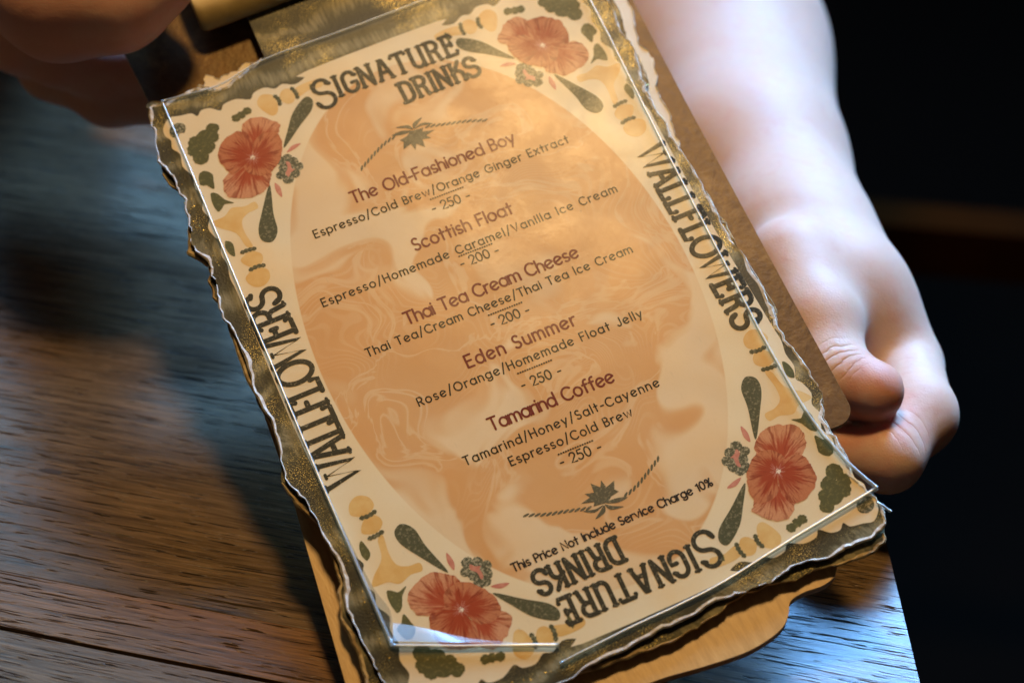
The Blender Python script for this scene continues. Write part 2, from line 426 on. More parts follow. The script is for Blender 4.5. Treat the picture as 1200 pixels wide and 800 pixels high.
# table: boards run along GA; the end of the table runs along the line through two points
GA = math.radians(-11.44)
def table():
    root = empty('wooden_table', Matrix.Rotation(GA, 4, 'Z'))
    tag(root, 'worn dark oak table top of glued boards under the menu', 'table')
    e1, e2 = (119.34, 106.74), (134.42, 47.51)
    def xe(y): return e1[0]+(e2[0]-e1[0])*(y-e1[1])/(e2[1]-e1[1])
    ys = [-330, -240, -150, -68, 8.4, 27.0, 104, 176.5, 262, 350, 440, 540, 640]
    tints = [(0.115, 0.067, 0.031), (0.105, 0.062, 0.029), (0.12, 0.07, 0.033), (0.115, 0.067, 0.031), (0.15, 0.074, 0.026), (0.115, 0.069, 0.032),  # fifth, more orange tint paints in where the window's reflection ends
             (0.105, 0.063, 0.031), (0.10, 0.059, 0.028), (0.105, 0.06, 0.029), (0.115, 0.066, 0.031), (0.105, 0.06, 0.028), (0.115, 0.066, 0.03)]
    for i in range(len(ys)-1):
        g_ = 0.02; y0, y1 = ys[i]+g_, ys[i+1]-g_
        if i == 3: y1 -= 1.0                     # the open joint
        if i == 4: y0 += 0.5
        dz = rng.uniform(-0.03, 0.03)
        b = 0.12
        xs = np.linspace(-620, 0, 32)
        rows = []
        for (yy, zz) in ((y0, -34), (y0, dz-b*0.6), (y0+b*0.45, dz-b*0.14), (y0+b, dz), (y1-b, dz), (y1-b*0.45, dz-b*0.14), (y1, dz-b*0.6), (y1, -34)):
            row = []
            for x in xs:
                wv = 0.35*math.sin(x*0.021+i*1.7)+0.25*math.sin(x*0.067+i)
                yv = yy+(wv if (i in (3, 4) and abs(yy-8.4) < 3) else 0)
                row.append((x+xe(yy)*(x+620)/620, yv, zz))
            rows.append(row)
        M = MB(); n = len(xs); R = len(rows)
        v = [p for r in rows for p in r]
        f = [(a*n+k, a*n+k+1, (a+1)*n+k+1, (a+1)*n+k) for a in range(R-1) for k in range(n-1)]
        f = [q[::-1] for q in f]
        f.append(tuple(a*n+n-1 for a in range(R)))
        f.append(tuple(a*n for a in range(R))[::-1])
        M.add(v, f)
        M.obj('plank', mk_wood_table('oak_board', tints[i], i+1), root)
    # dark underside frame and legs, below the boards
    for (x0, x1, yy0, yy1) in ((-560, 60, -300, -270), (-560, 60, 560, 590)):
        M = MB(); slab(M, [(x0, yy0), (x1, yy0), (x1, yy1), (x0, yy1)], -110, -35)
        M.obj('apron', bpy.data.materials.get('dark_apron_wood') or mk_simple('dark_apron_wood', (0.07, 0.04, 0.022), 0.5), root)
    for x, y in ((-540, -285), (40, -285), (-540, 575), (20, 575)):
        M = MB(); slab(M, [(x-25, y-25), (x+25, y-25), (x+25, y+25), (x-25, y+25)], -740, -110.5)
        M.obj('leg', bpy.data.materials['dark_apron_wood'], root)
    # small dark knot in the board
    k = Matrix.Rotation(-GA, 3, 'Z') @ Vector((-93.1, 85.7, 0.0))
    r = np.random.default_rng(8); M = MB()
    kp = [(k.x+3.4*math.cos(a)*r.uniform(.8, 1.2), k.y+1.0*math.sin(a)*r.uniform(.7, 1.3)) for a in np.linspace(0, 2*PI, 15)[:-1]]
    poly(M, catmull(kp, 3), 0.06); M.obj('knot', mk_simple('dark_knot', (0.012, 0.010, 0.012), 0.6, (0.03, 0.015, 0.01), 300), root)
    return root
table()

def bench():
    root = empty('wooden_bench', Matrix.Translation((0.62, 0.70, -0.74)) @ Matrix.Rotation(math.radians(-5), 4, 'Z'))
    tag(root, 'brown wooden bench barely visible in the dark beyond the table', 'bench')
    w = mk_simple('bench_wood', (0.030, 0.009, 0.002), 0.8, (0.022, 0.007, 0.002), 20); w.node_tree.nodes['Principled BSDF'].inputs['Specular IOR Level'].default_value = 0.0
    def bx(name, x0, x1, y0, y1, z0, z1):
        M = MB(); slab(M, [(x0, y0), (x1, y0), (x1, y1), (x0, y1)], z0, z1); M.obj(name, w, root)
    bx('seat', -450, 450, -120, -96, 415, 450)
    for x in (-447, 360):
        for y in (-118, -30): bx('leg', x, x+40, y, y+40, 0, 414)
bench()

# ------------------------------------------------------------------ the menu stack
MW = Matrix(((0.89742643, -0.44013853, -0.0300645, 32.19581753*S),
             (0.39116167, 0.82537385, -0.40712475, 95.2335455*S),
             (0.20400574, 0.35360443, 0.91287763, 56.6777876*S),
             (0, 0, 0, 1)))

LEFT = [(-64.2, 99), (-65.6, 92.2), (-67.8, 82.5), (-66.4, 74), (-66.0, 66.8), (-67.4, 58.5), (-68.8, 51.9), (-66.6, 45), (-67.2, 39.8), (-68.6, 30.5), (-67.5, 20),
        (-68.9, 5), (-68.0, -8), (-70.3, -21), (-68.2, -28), (-67.6, -36), (-67.0, -50), (-69.2, -60), (-68.8, -71), (-68.3, -81), (-66.6, -91), (-64.5, -97)]
BOT = [(-48, -99), (-30, -98.4), (-18, -97.4), (-6, -96.8), (6, -96.6), (17.7, -95.8), (28, -96.6), (36.6, -95.6), (46, -97.2), (54, -96.6)]
RIGHT = [(61.8, -95.4), (62.9, -88), (60.7, -81), (62.2, -74), (61.4, -66), (62.6, -61), (64.5, -55), (64.4, -46), (63.0, -37), (64.5, -29), (64.9, -15), (63.8, -1),
         (64.7, 10), (64.1, 23), (64.0, 34), (64.2, 44.4), (65.0, 50), (67.2, 58.8), (66.4, 67), (67.6, 76.4), (67.2, 88), (66, 98)]
TOPR = [(60, 99.3), (52, 98.4), (44, 97.4), (37, 99.8), (31.5, 101.2)]
TOPL = [(-29.4, 101), (-33.4, 99.8), (-39, 98.2), (-44.6, 96.3), (-49, 99.3), (-54.5, 99.2), (-60.5, 98.4)]
TAB = [(31, 120), (-28.4, 120)]

def rough_outline(pts, amp=0.25, n=7, seed=0):
    r = np.random.default_rng(seed)
    p = catmull(pts, n)
    c = p.mean(0); d = p-c; d /= np.linalg.norm(d, axis=1, keepdims=True)
    return p+d*r.normal(0, amp, (len(p), 1))

def torn_strip(M, pts, z, wmin, wmax, seed, m=0, lift=0.25):
    """irregular lip of torn paper along an open outline"""
    r = np.random.default_rng(seed)
    p = np.array(pts); t = np.gradient(p, axis=0); t /= np.linalg.norm(t, axis=1, keepdims=True)
    nn = np.stack([-t[:, 1], t[:, 0]], 1)
    w = r.uniform(wmin, wmax, len(p)); w = np.convolve(w, [0.25, 0.5, 0.25], 'same')
    big = np.convolve(r.uniform(0, 1, len(p)), np.ones(9)/9, 'same'); w = w*(0.25+np.clip((big-0.38)*7, 0, 2.2))
    zl = z+lift*r.uniform(0.2, 1.4, len(p))
    n = len(p)
    out = p-nn*0.18
    inn = p+nn*w[:, None]
    v = [(x, y, z-0.30) for x, y in out]+[(x, y, zz) for (x, y), zz in zip(out*0.6+inn*0.4, zl)]+[(x, y, z+0.015) for x, y in inn]
    f = []
    for i in range(n-1):
        if big[i] > 0.36: f += [(i, i+1, n+i+1, n+i), (n+i, n+i+1, 2*n+i+1, 2*n+i)]
    M.add(v, f, m)

# --- the pale wooden board right at the bottom of the stack
def wooden_board():
    out = [(-66.4, 22), (-68.4, 8), (-70.0, -17), (-73.3, -46), (-76.6, -74), (-78.5, -92)]
    bot = catmull([(-78.5, -92), (-75, -103), (-60, -109), (-40, -107.5), (-20, -106.3), (-6.6, -106.6), (4.4, -108.2), (15, -109.3), (22, -108.8), (27, -107.4), (30.0, -104.9), (32.0, -102.2), (36, -101.5), (41.5, -101.9), (45.4, -100.6), (47.6, -97.0), (47.4, -91), (46, -84)], 6, False)
    pts = [p for p in out[:-1]]+[tuple(p) for p in bot]+[(50, -60), (54, 0), (54, 24), (-58, 24)]
    M = MB(); slab(M, pts, -3.6, 0, 0, 1)
    o = M.obj('wooden_board', None, mats=[M_LWOOD, M_PLY])
    o.matrix_world = MW @ Matrix.Translation((0, -0.100, -0.0046)) @ Matrix.Rotation(math.radians(-3.8), 4, 'X') @ Matrix.Translation((0, 0.100, 0))
    tag(o, 'pale honey wooden board with a lobed lower edge at the bottom of the stack', 'board')
wooden_board()

def clipboard():
    root = empty('clipboard', MW)
    tag(root, 'brown hardboard clipboard with brass clip behind the menu cards', 'clipboard')
    def rc(cx, cy, r, a0, a1): return arc(cx, cy, r, r, a0, a1, 8)
    pts = rc(66.2, -60.2, 5.0, -95, 2)+[(72.6, -10), (74.2, 41.2), (75.9, 79), (77.4, 112), (78.6, 168)]+rc(72.5, 172, 6, 0, 80)+rc(-61.2, 172, 4, 100, 175)+[(-65.3, 140), (-63.6, 104), (-61, 60), (-58, 0), (-52, -60)]
    M = MB(); slab(M, pts, -7.1, -4.9, 0, 1)
    M.obj('board', None, root, mats=[M_BROWN, M_BEDGE])
    # brass clip: a plate whose lower lip rolls over
    M = MB()
    x0, x1 = -42.2, 44.0
    prof = [(152, -2.0), (141, 3.0), (128, 6.6), (121, 6.2), (117.2, 4.4), (115.6, 2.6), (115.2, 1.4), (116.0, 0.8), (117.6, 2.2), (121.5, 4.6), (128, 5.2), (140, 1.8), (152, -3.4)]
    prof = catmull(prof, 3, True)
    xs = [x0, x0+0.6, x0+2.0, *np.linspace(x0+6, x1-6, 10), x1-2.0, x1-0.6, x1]
    ins = [1.6, 0.7, 0.15]+[0]*10+[0.15, 0.7, 1.6]
    k = len(prof); v = []
    for x, q in zip(xs, ins):
        for (yy, zz) in prof: v.append((x, yy+q*max(0, (125-yy)/10), zz))
    f = [(a*k+j, a*k+(j+1) % k, (a+1)*k+(j+1) % k, (a+1)*k+j) for a in range(len(xs)-1) for j in range(k)]
    f += [tuple(range(k))[::-1], tuple((len(xs)-1)*k+j for j in range(k))]
    M.add(v, f)
    M.obj('clip', M_BRASS, root, smooth=True)
clipboard()

def card_layer(name, label, dz, th, off, seed,  mats, tab=False, torn=M_TORN2, tornw=(0.2, 0.9), edge_amp=0.30, wav=0.0, squeeze=0, rot=0, sh=(0, 0)):
    root = empty(name, MW)
    tag(root, label, 'menu card')
    r = np.random.default_rng(seed)
    pts = LEFT+BOT+RIGHT+TOPR+(TAB if tab else [])+TOPL
    pts = [np.array(p) for p in pts]
    if not tab:
        pts = [p+np.array([np.sign(p[0])*1.0 if abs(p[0]) > 55 else 0, np.sign(p[1])*1.0 if abs(p[1]) > 90 else 0])*(off+wav*math.sin(p[0]*0.42+p[1]*0.47))+r.normal(0, 0.5, 2) for p in pts]
    if squeeze: pts = [p+np.array((squeeze if p[0] < -40 else 0, 1.5 if p[1] < -80 and p[0] > 20 else 0)) for p in pts]
    if not tab and rot:
        ca, sa = math.cos(math.radians(rot)), math.sin(math.radians(rot))
        pts = [np.array((p[0]*ca-p[1]*sa+sh[0], p[0]*sa+p[1]*ca+sh[1])) for p in pts]
    if tab:
        n1 = len(LEFT+BOT+RIGHT+TOPR)
        a = catmull(pts[n1+2:]+pts[:n1], 7, False)
        out = np.vstack([a, np.array(TAB)])
    else: out = catmull(pts, 7)
    nz = np.random.default_rng(seed+1).normal(0, edge_amp, out.shape); nz = (nz+np.roll(nz, 1, 0))*0.6
    if tab: nz[-2:] = 0
    out = out+nz
    M = MB(); slab(M, out, dz-th, dz, 0, 1)
    M.obj('card_body', None, root, mats=mats)
    M = MB(); torn_strip(M, out[:len(out)-(2 if tab else 0)], dz, tornw[0], tornw[1], seed+5, 0)
    M.obj('torn_edge', torn, root)
    return root

card_layer('menu_card', 'plain cream card peeking out at the upper right, lowest card on the clipboard', -3.4, 0.9, -1.6, 21, [M_CREAMCARD, M_TORN], torn=M_TORN, tornw=(0.05, 0.25), rot=-4.6, sh=(1.7, 2.2), squeeze=6.5)
card_layer('menu_card', 'gold edged menu card tucked directly under the flowery top card', -1.7, 1.0, 0.7, 33, [M_BAND, M_TORN2], torn=M_TORN2, wav=1.5, rot=-0.9, sh=(-0.9, -0.7))
card = card_layer('menu_card', 'topmost menu card with poppies, peach oval and signature drinks list', 0.0, 0.7, 0, 5, [M_BAND, M_TORN], tab=True, torn=M_TORN, tornw=(0.2, 0.8))

# --- printed panel
ZP = 0.03
TLs = [(20.2, 91.8), (21.2, 90.0), (24.6, 89.0), (27.8, 90.6), (30.2, 90.0), (32.8, 91.6), (36.2, 91.2), (37.8, 89.6), (41.4, 91.4), (45.2, 91.2), (46.6, 89.6), (49.0, 91.6), (51.6, 92.0), (53.2, 90.6),
       (54.4, 92.2), (57.6, 92.8), (60.6, 93.4), (63.2, 91.0), (63.6, 88.4), (62.6, 86.2), (63.2, 83.6), (61.8, 81), (62.6, 77), (61.2, 73), (61.8, 69), (60.6, 65.6), (62.4, 62), (61.6, 58.6), (63.0, 55.8), (62.2, 52.2), (61.2, 50.4), (62.6, 47), (62.2, 43), (63.0, 39), (62.8, 33)]
c1 = [(-x, y) for x, y in TLs]                    # TL
c2 = [(-x, -y) for x, y in TLs][::-1]             # BL going from the side to the bottom
c3 = [(x*0.985, -y) for x, y in TLs]                    # BR
c4 = [(x*0.985, y) for x, y in TLs][::-1]               # TR
panel_pts = catmull(c1+[(-63.2, 10), (-63.4, -10)]+c2+c3+[(61.4, -10), (61.4, 10)]+c4, 3)
M = MB(); poly(M, panel_pts, ZP); M.obj('cream_panel', M_PANEL, card)

# ------------------------------------------------------------------ lettering
XH = 0.68
def glyph(ch):
    """monoline strokes of a round geometric alphabet, cap height 1"""
    r = 0.34
    o = lambda cx=r: arc(cx, r, r, r, 0, 360, 22)
    st = lambda x, a, b: [(x, a), (x, b)]
    g = {
     'a': (.68, [o(), st(.68, 0, XH)]),
     'c': (.60, [arc(r, r, r, r, 48, 312)]),
     'd': (.68, [o(), st(.68, 0, 1.02)]),
     'e': (.66, [arc(r, r, r, r, 22, 318, 18), [(.03, .26), (.655, .46)]]),
     'f': (.40, [[(.17, 0), (.17, .78)]+arc(.40, .78, .23, .23, 180, 75, 8)[1:], st2(.0, .40, .64)]),
     'g': (.68, [o(), [(.68, XH), (.68, -.06)]+arc(.36, -.06, .32, .25, 0, -150, 10)[1:]]),
     'h': (.56, [st(0, 0, 1.02), [(0, .38)]+arc(.28, .40, .28, .28, 180, 0, 10)+[(.56, 0)]]),
     'i': (.02, [st(0.01, 0, XH), [(0.01, .90), (0.012, .93)]]),
     'k': (.50, [st(0, 0, 1.02), [(.46, XH), (.02, .30)], [(.16, .42), (.5, 0)]]),
     'l': (.02, [st(0.01, 0, 1.02)]),
     'm': (.94, [st(0, 0, XH), arc(.235, .44, .235, .24, 180, 0, 9)+[(.47, 0)], arc(.705, .44, .235, .24, 180, 0, 9)+[(.94, 0)]]),
     'n': (.56, [st(0, 0, XH), arc(.28, .40, .28, .28, 180, 0, 10)+[(.56, 0)]]),
     'o': (.68, [o()]),
     'p': (.68, [o(), st(0, XH, -.30)]),
     'r': (.34, [st(0, 0, XH), arc(.30, .38, .30, .30, 180, 75, 8)]),
     's': (.46, [arc(.24, .50, .21, .18, 40, 270, 10)+arc(.24, .16, .23, .16, 90, -140, 10)[1:]]),
     't': (.40, [st(.18, 0, .95), st2(0, .40, .64)]),
     'u': (.56, [[(0, XH)]+arc(.28, .28, .28, .28, 180, 360, 10)+[(.56, XH)], st(.56, 0, XH)]),
     'v': (.60, [[(0, XH), (.30, 0), (.60, XH)]]),
     'w': (.92, [[(0, XH), (.23, 0), (.46, XH*.95), (.69, 0), (.92, XH)]]),
     'x': (.54, [[(0, 0), (.54, XH)], [(0, XH), (.54, 0)]]),
     'y': (.60, [[(0, XH), (.31, 0)], [(.60, XH), (.16, -.30)]]),
     'T': (.70, [st(.35, 0, 1), st2(0, .70, 1)]),
     'O': (.98, [arc(.49, .5, .49, .5, 0, 360, 26)]),
     'F': (.52, [st(0, 0, 1), st2(0, .52, 1), st2(0, .44, .52)]),
     'B': (.58, [[(0, 0), (0, 1), (.28, 1)]+arc(.28, .76, .24, .24, 90, -90, 9)[1:]+[(0, .52)], [(.28, .52)]+arc(.30, .26, .28, .26, 90, -90, 9)+[(0, 0)]]),
     'S': (.56, [arc(.28, .74, .25, .26, 40, 270, 12)+arc(.28, .24, .28, .24, 90, -145, 12)[1:]]),
     'E': (.54, [st(0, 0, 1), st2(0, .54, 1), st2(0, .46, .52), st2(0, .54, 0)]),
     'C': (.84, [arc(.49, .5, .49, .5, 46, 314, 20)]),
     'G': (.94, [arc(.49, .5, .49, .5, 46, 360, 22)+[(.56, .5)]]),
     'H': (.70, [st(0, 0, 1), st(.70, 0, 1), st2(0, .70, .52)]),
     'V': (.76, [[(0, 1), (.38, 0), (.76, 1)]]),
     'I': (.02, [st(0.01, 0, 1)]),
     'J': (.46, [[(.46, 1), (.46, .24)]+arc(.23, .24, .23, .24, 0, -160, 9)[1:]]),
     'R': (.60, [[(0, 0), (0, 1), (.30, 1)]+arc(.30, .73, .27, .27, 90, -90, 9)[1:]+[(0, .46)], [(.28, .46), (.60, 0)]]),
     'N': (.72, [[(0, 0), (0, 1), (.72, 0), (.72, 1)]]),
     'P': (.56, [[(0, 0), (0, 1), (.28, 1)]+arc(.28, .73, .28, .27, 90, -90, 9)[1:]+[(0, .46)]]),
     '0': (.62, [arc(.31, .5, .31, .5, 0, 360, 22)]),
     '1': (.26, [[(0, .80), (.22, 1), (.22, 0)]]),
     '2': (.56, [arc(.28, .72, .28, .28, 170, -30, 10)+[(0, 0), (.58, 0)]]),
     '5': (.56, [[(.52, 1), (.12, 1), (.06, .56)]+arc(.26, .32, .30, .32, 120, -150, 14)]),
     '/': (.44, [[(0, -.16), (.44, 1.12)]]),
     '-': (.34, [st2(0, .34, .40)]),
     '%': (.80, [arc(.18, .80, .17, .19, 0, 360, 12), arc(.62, .20, .17, .19, 0, 360, 12), [(.68, 1), (.12, 0)]]),
     ' ': (.30, []),
    }
    return g[ch]
def st2(a, b, y): return [(a, y), (b, y)]

ZI = 0.075
def text_line(name, s, u0, u1, v, cap, w, mat, tilt=0.0):
    """set the string so that it fills u0..u1 on the baseline v"""
    xs = 0.86 if mat is M_TITLE else 0.90
    gl = [(a*xs, [[(px*xs, py) for px, py in k] for k in t]) for a, t in (glyph(c) for c in s)]
    tot = sum(a for a, _ in gl)*cap
    sp = ((u1-u0)-tot)/max(1, len(s)-1)
    M = MB(); x = u0; c, sn = math.cos(math.radians(tilt)), math.sin(math.radians(tilt)); uc = (u0+u1)/2
    for k, (adv, strokes) in enumerate(gl):
        for q, sk in enumerate(strokes):
            pts = []
            for (px, py) in sk:
                X, Y = x+px*cap-uc, py*cap
                pts.append((uc+X*c-Y*sn, v+X*sn+Y*c))
            closed = len(pts) > 8 and abs(pts[0][0]-pts[-1][0])+abs(pts[0][1]-pts[-1][1]) < 1e-6
            ribbon(M, pts[:-1] if closed else pts, w, ZI+0.004*(q % 3)+0.002*(k % 2), 0.018, closed)
        x += adv*cap+sp
    return M.obj(name, mat, card)

TI, DE, PR = 'drink_title', 'drink_description', 'price'
rows = [
 (TI, 'The Old-Fashioned Boy', -24.2, 24.0, 46.0, 3.6, .60, M_TITLE, -0.9),
 (DE, 'Espresso/Cold Brew/Orange Ginger Extract', -37.6, 37.4, 40.0, 2.4, .41, M_DESC, -1.0),
 (PR, '- 250 -', -5.4, 5.4, 34.4, 2.7, .44, M_DESC, -1),
 (TI, 'Scottish Float', -14.6, 14.2, 25.6, 3.6, .60, M_TITLE, -0.8),
 (DE, 'Espresso/Homemade Caramel/Vanilla Ice Cream', -43.4, 42.6, 20.0, 2.4, .41, M_DESC, -0.6),
 (PR, '- 200 -', -5.2, 5.6, 15.6, 2.7, .44, M_DESC, -1),
 (TI, 'Thai Tea Cream Cheese', -25.2, 24.6, 6.0, 3.6, .60, M_TITLE, -0.6),
 (DE, 'Thai Tea/Cream Cheese/Thai Tea Ice Cream', -38.4, 38.2, 1.4, 2.4, .41, M_DESC, -0.7),
 (PR, '- 200 -', -5.2, 5.6, -4.2, 2.7, .44, M_DESC, -1),
 (TI, 'Eden Summer', -15.6, 15.4, -12.2, 3.6, .60, M_TITLE, -0.7),
 (DE, 'Rose/Orange/Homemade Float Jelly', -31.6, 32.2, -17.2, 2.4, .41, M_DESC, -0.8),
 (PR, '- 250 -', -5.2, 5.8, -23.8, 2.7, .44, M_DESC, -1),
 (TI, 'Tamarind Coffee', -17.4, 17.4, -31.2, 3.6, .60, M_TITLE, -0.8),
 (DE, 'Tamarind/Honey/Salt-Cayenne', -27.4, 27.4, -37.2, 2.4, .41, M_DESC, -0.6),
 (DE, 'Espresso/Cold Brew', -16.8, 17.4, -42.0, 2.4, .41, M_DESC, -0.5),
 (PR, '- 250 -', -5.2, 6.0, -47.6, 2.7, .44, M_DESC, -1),
 ('price_notice', 'This Price Not Include Service Charge 10%', -28.0, 27.4, -68.0, 2.15, .46, M_BLACK, 0.0),
]
for r in rows: text_line(*r)
for v in (38.6, 19.2, -0.3, -19.0, -44.1):          # beaded rules over the prices
    M = MB()
    for k in range(15):
        u = -4.6+k*9.4/14
        poly(M, arc(u, v-(k-7)*0.012, .29, .25, 0, 330, 9), ZI+0.03)
    M.obj('price_rule', M_DESC, card)

def dglyph(ch):
    """tall condensed slab letters, height 1"""
    st = lambda x, a, b: [(x, a), (x, b)]
    sf = lambda x, y, d=.10: [(x-d, y), (x+d, y)]
    g = {
     'S': (.56, [arc(.28, .735, .23, .235, 15, 262, 14)+arc(.27, .24, .27, .26, 82, -165, 14)[1:], [(.45, .80), (.54, .76)], [(.0, .22), (.07, .10)]]),
     'I': (.22, [st(.11, 0, 1), sf(.11, 0), sf(.11, 1)]),
     'G': (.56, [arc(.30, .68, .26, .30, 20, 180, 10)+[(.04, .32)]+arc(.30, .30, .26, .30, 180, 360, 12)+[(.56, .44), (.36, .44)], [(.50, .80), (.58, .76)]]),
     'N': (.62, [st(.08, 0, 1), [(.08, 1), (.52, 0)], st(.52, 0, 1), sf(.08, 0, .09), sf(.52, 1, .09), [(-.02, 1), (.10, 1)]]),
     'A': (.60, [[(.05, 0), (.28, 1), (.34, 1), (.56, 0)], [(.13, .36), (.48, .36)], sf(.05, 0, .08), sf(.56, 0, .08), [(.20, 1), (.36, 1)]]),
     'T': (.60, [st(.30, 0, 1), [(.0, .90), (.03, 1), (.57, 1), (.60, .90)], sf(.30, 0)]),
     'U': (.60, [[(.08, 1), (.08, .26)]+arc(.30, .26, .22, .25, 180, 360, 10)+[(.52, 1)], st(.52, 0, .3), sf(.08, 1, .09), sf(.52, 1, .09), [(.52, 0), (.62, 0)]]),
     'R': (.58, [st(.09, 0, 1), [(.0, 1), (.28, 1)]+arc(.28, .76, .22, .24, 90, -90, 9)[1:]+[(.09, .52)], [(.30, .52), (.40, .40), (.46, 0)], sf(.09, 0, .09), [(.44, 0), (.56, 0)]]),
     'E': (.52, [st(.09, 0, 1), [(.0, 1), (.46, 1), (.48, .88)], [(.09, .54), (.36, .54)], [(.36, .46), (.36, .62)], [(.0, 0), (.48, 0), (.50, .14)]]),
     'D': (.58, [st(.09, 0, 1), [(.0, 1), (.24, 1)]+arc(.24, .70, .28, .30, 90, 0, 8)[1:]+arc(.24, .30, .28, .30, 0, -90, 8)+[(.0, 0)]]),
     'K': (.56, [st(.09, 0, 1), sf(.09, 0, .09), sf(.09, 1, .09), [(.48, 1), (.13, .50)], arc(.24, .32, .24, .24, 150, 0, 9)+[(.48, 0)], [(.42, 0), (.58, 0)]]),
     'W': (.84, [[(.03, 1), (.22, 0), (.42, .86), (.62, 0), (.81, 1)], sf(.05, 1, .09), sf(.79, 1, .09), sf(.42, .88, .06)]),
     'L': (.48, [st(.10, 0, 1), sf(.10, 1, .10), [(.0, 0), (.44, 0), (.46, .20)]]),
     'F': (.46, [st(.10, 0, 1), [(.0, 1), (.42, 1), (.44, .84)], [(.10, .54), (.32, .54)], sf(.10, 0, .10)]),
     'O': (.70, [arc(.35, .5, .34, .50, 0, 360, 26)]),
    }
    return g[ch]

def display(name, s, u0, u1, v, H, w, place, first=None, z=ZI):
    gl = [dglyph(c) for c in s]
    hs = [first[0] if (first and i == 0) else H for i in range(len(s))]
    tot = sum(a*h for (a, _), h in zip(gl, hs))
    sp = ((u1-u0)-tot)/max(1, len(s)-1); k = 1.0
    if sp < 0.28:                                  # squeeze the letters rather than let them touch
        k = ((u1-u0)-0.28*(len(s)-1))/tot; sp = 0.28
    M = MB(); x = u0
    for i, ((adv, strokes), h) in enumerate(zip(gl, hs)):
        dv = first[1] if (first and i == 0) else 0
        for q, sk in enumerate(strokes):
            pts = [place(x+px*h*k, v+dv+py*h) for px, py in sk]
            closed = len(pts) > 8 and math.hypot(pts[0][0]-pts[-1][0], pts[0][1]-pts[-1][1]) < 1e-6
            ww = w*(0.62 if len(sk) == 2 and abs(sk[0][1]-sk[1][1]) < 1e-6 and abs(sk[0][0]-sk[1][0]) < .22 else 1)
            ribbon(M, pts[:-1] if closed else pts, ww, z+0.003*q, 0.02, closed, cap=True)
        x += adv*h*k+sp
    return M.obj(name, M_DISP, card)

for rot in (0, 1):
    sg = -1 if rot else 1
    pl = lambda x, y, sg=sg: (x*sg, y*sg)
    tl = math.radians(-1.2)
    pl1 = lambda x, y, sg=sg: ((x*math.cos(tl)-(y-82)*math.sin(tl))*sg, (82+x*math.sin(tl)+(y-82)*math.cos(tl))*sg)
    display('heading_lettering', 'SIGNATURE', -21.0, 21.6, 79.6, 6.9, 1.25, pl1, (9.6, -1.9))
    display('heading_lettering', 'DRINKS', 1.2, 24.6, 70.2, 6.6, 1.25, pl)
    # side lettering, letter tops face outwards
    pr = lambda x, y, sg=sg: (-(52.8+y)*sg if False else (52.8+y)*sg, (28.6-x)*sg)
    display('side_lettering', 'WALLFLOWERS', 0.0, 60.4, 0.0, 9.4 if rot else 8.0, 1.45, pr)

# ------------------------------------------------------------------ printed ornaments in the four corners
FC = (43.9, 71.2)
def blob_pts(pts, n=5): return catmull(pts, n)
def frill(pts, amp, seed):
    p = catmull(pts, 9); r = np.random.default_rng(seed)
    c = p.mean(0); d = p-c; L = np.linalg.norm(d, axis=1, keepdims=True)
    nz = r.normal(0, amp, len(p)); nz = (nz+np.roll(nz, 1)+np.roll(nz, -1))/1.8
    return p+d/L*nz[:, None]
PETALS = [
 (1, (46.0, 69.6), [(41.2, 65.2), (42.6, 62.0), (46.1, 59.8), (50.9, 60.3), (54.6, 63.0), (54.4, 67.2), (52.0, 69.6), (47.0, 70.8), (43.4, 68.6)]),
 (1, (41.4, 75.0), [(36.2, 75.0), (33.3, 78.2), (35.0, 81.0), (38.0, 83.4), (41.5, 83.6), (43.8, 81.0), (44.2, 76.6), (41.4, 74.6)]),
 (0, (44.0, 71.6), [(44.0, 71.0), (46.8, 69.6), (51.0, 69.2), (52.6, 73.2), (51.8, 77.6), (48.5, 80.4), (43.8, 81.0), (42.2, 76.6)]),
 (0, (43.8, 71.2), [(44.2, 71.4), (47.2, 69.8), (46.0, 66.0), (41.6, 64.8), (37.8, 67.2), (35.4, 71.0), (34.8, 75.4), (37.4, 77.6), (41.4, 76.6)]),
]
LEAVES = [[(42.9, 61.4), (45.2, 52.6), (46.1, 47.2), (48.6, 44.6), (51.0, 46.0), (50.8, 49.4), (48.0, 54.2)],
          [(35.0, 70.8), (28.4, 75.6), (23.6, 79.0), (22.0, 82.0), (23.6, 83.8), (28.4, 80.6), (31.8, 76.0)]]
DASHES = [[(41.4, 61.4), (40.5, 59.4), (41.2, 56.4), (42.0, 58.8)], [(30.2, 70.2), (32.6, 69.2), (34.8, 69.1), (32.6, 70.6)]]
CLOVER = [(38.4, 59.6), (37.6, 61.6), (39.9, 62.4), (38.4, 64.4), (37.6, 66.6), (35.9, 68.6), (34.8, 66.6), (33.2, 67.0), (33.8, 64.6), (32.4, 63.4), (34.3, 61.8), (35.6, 59.9), (36.8, 60.6)]
OAK = [(56.2, 75.6), (58.6, 76.4), (59.9, 79.0), (58.4, 80.8), (59.2, 83.2), (56.8, 83.8), (55.2, 85.8), (53.0, 85.2), (51.2, 87.0), (48.4, 86.2), (48.6, 83.4), (50.6, 82.4), (51.4, 80.0), (53.6, 79.4), (54.4, 77.0)]
SMALL = [(45.0, 84.6), (43.8, 86.4), (42.4, 86.2), (41.4, 87.6), (39.8, 87.0), (38.2, 87.4), (38.8, 85.4), (40.6, 85.2), (41.6, 84.2), (43.2, 84.6)]
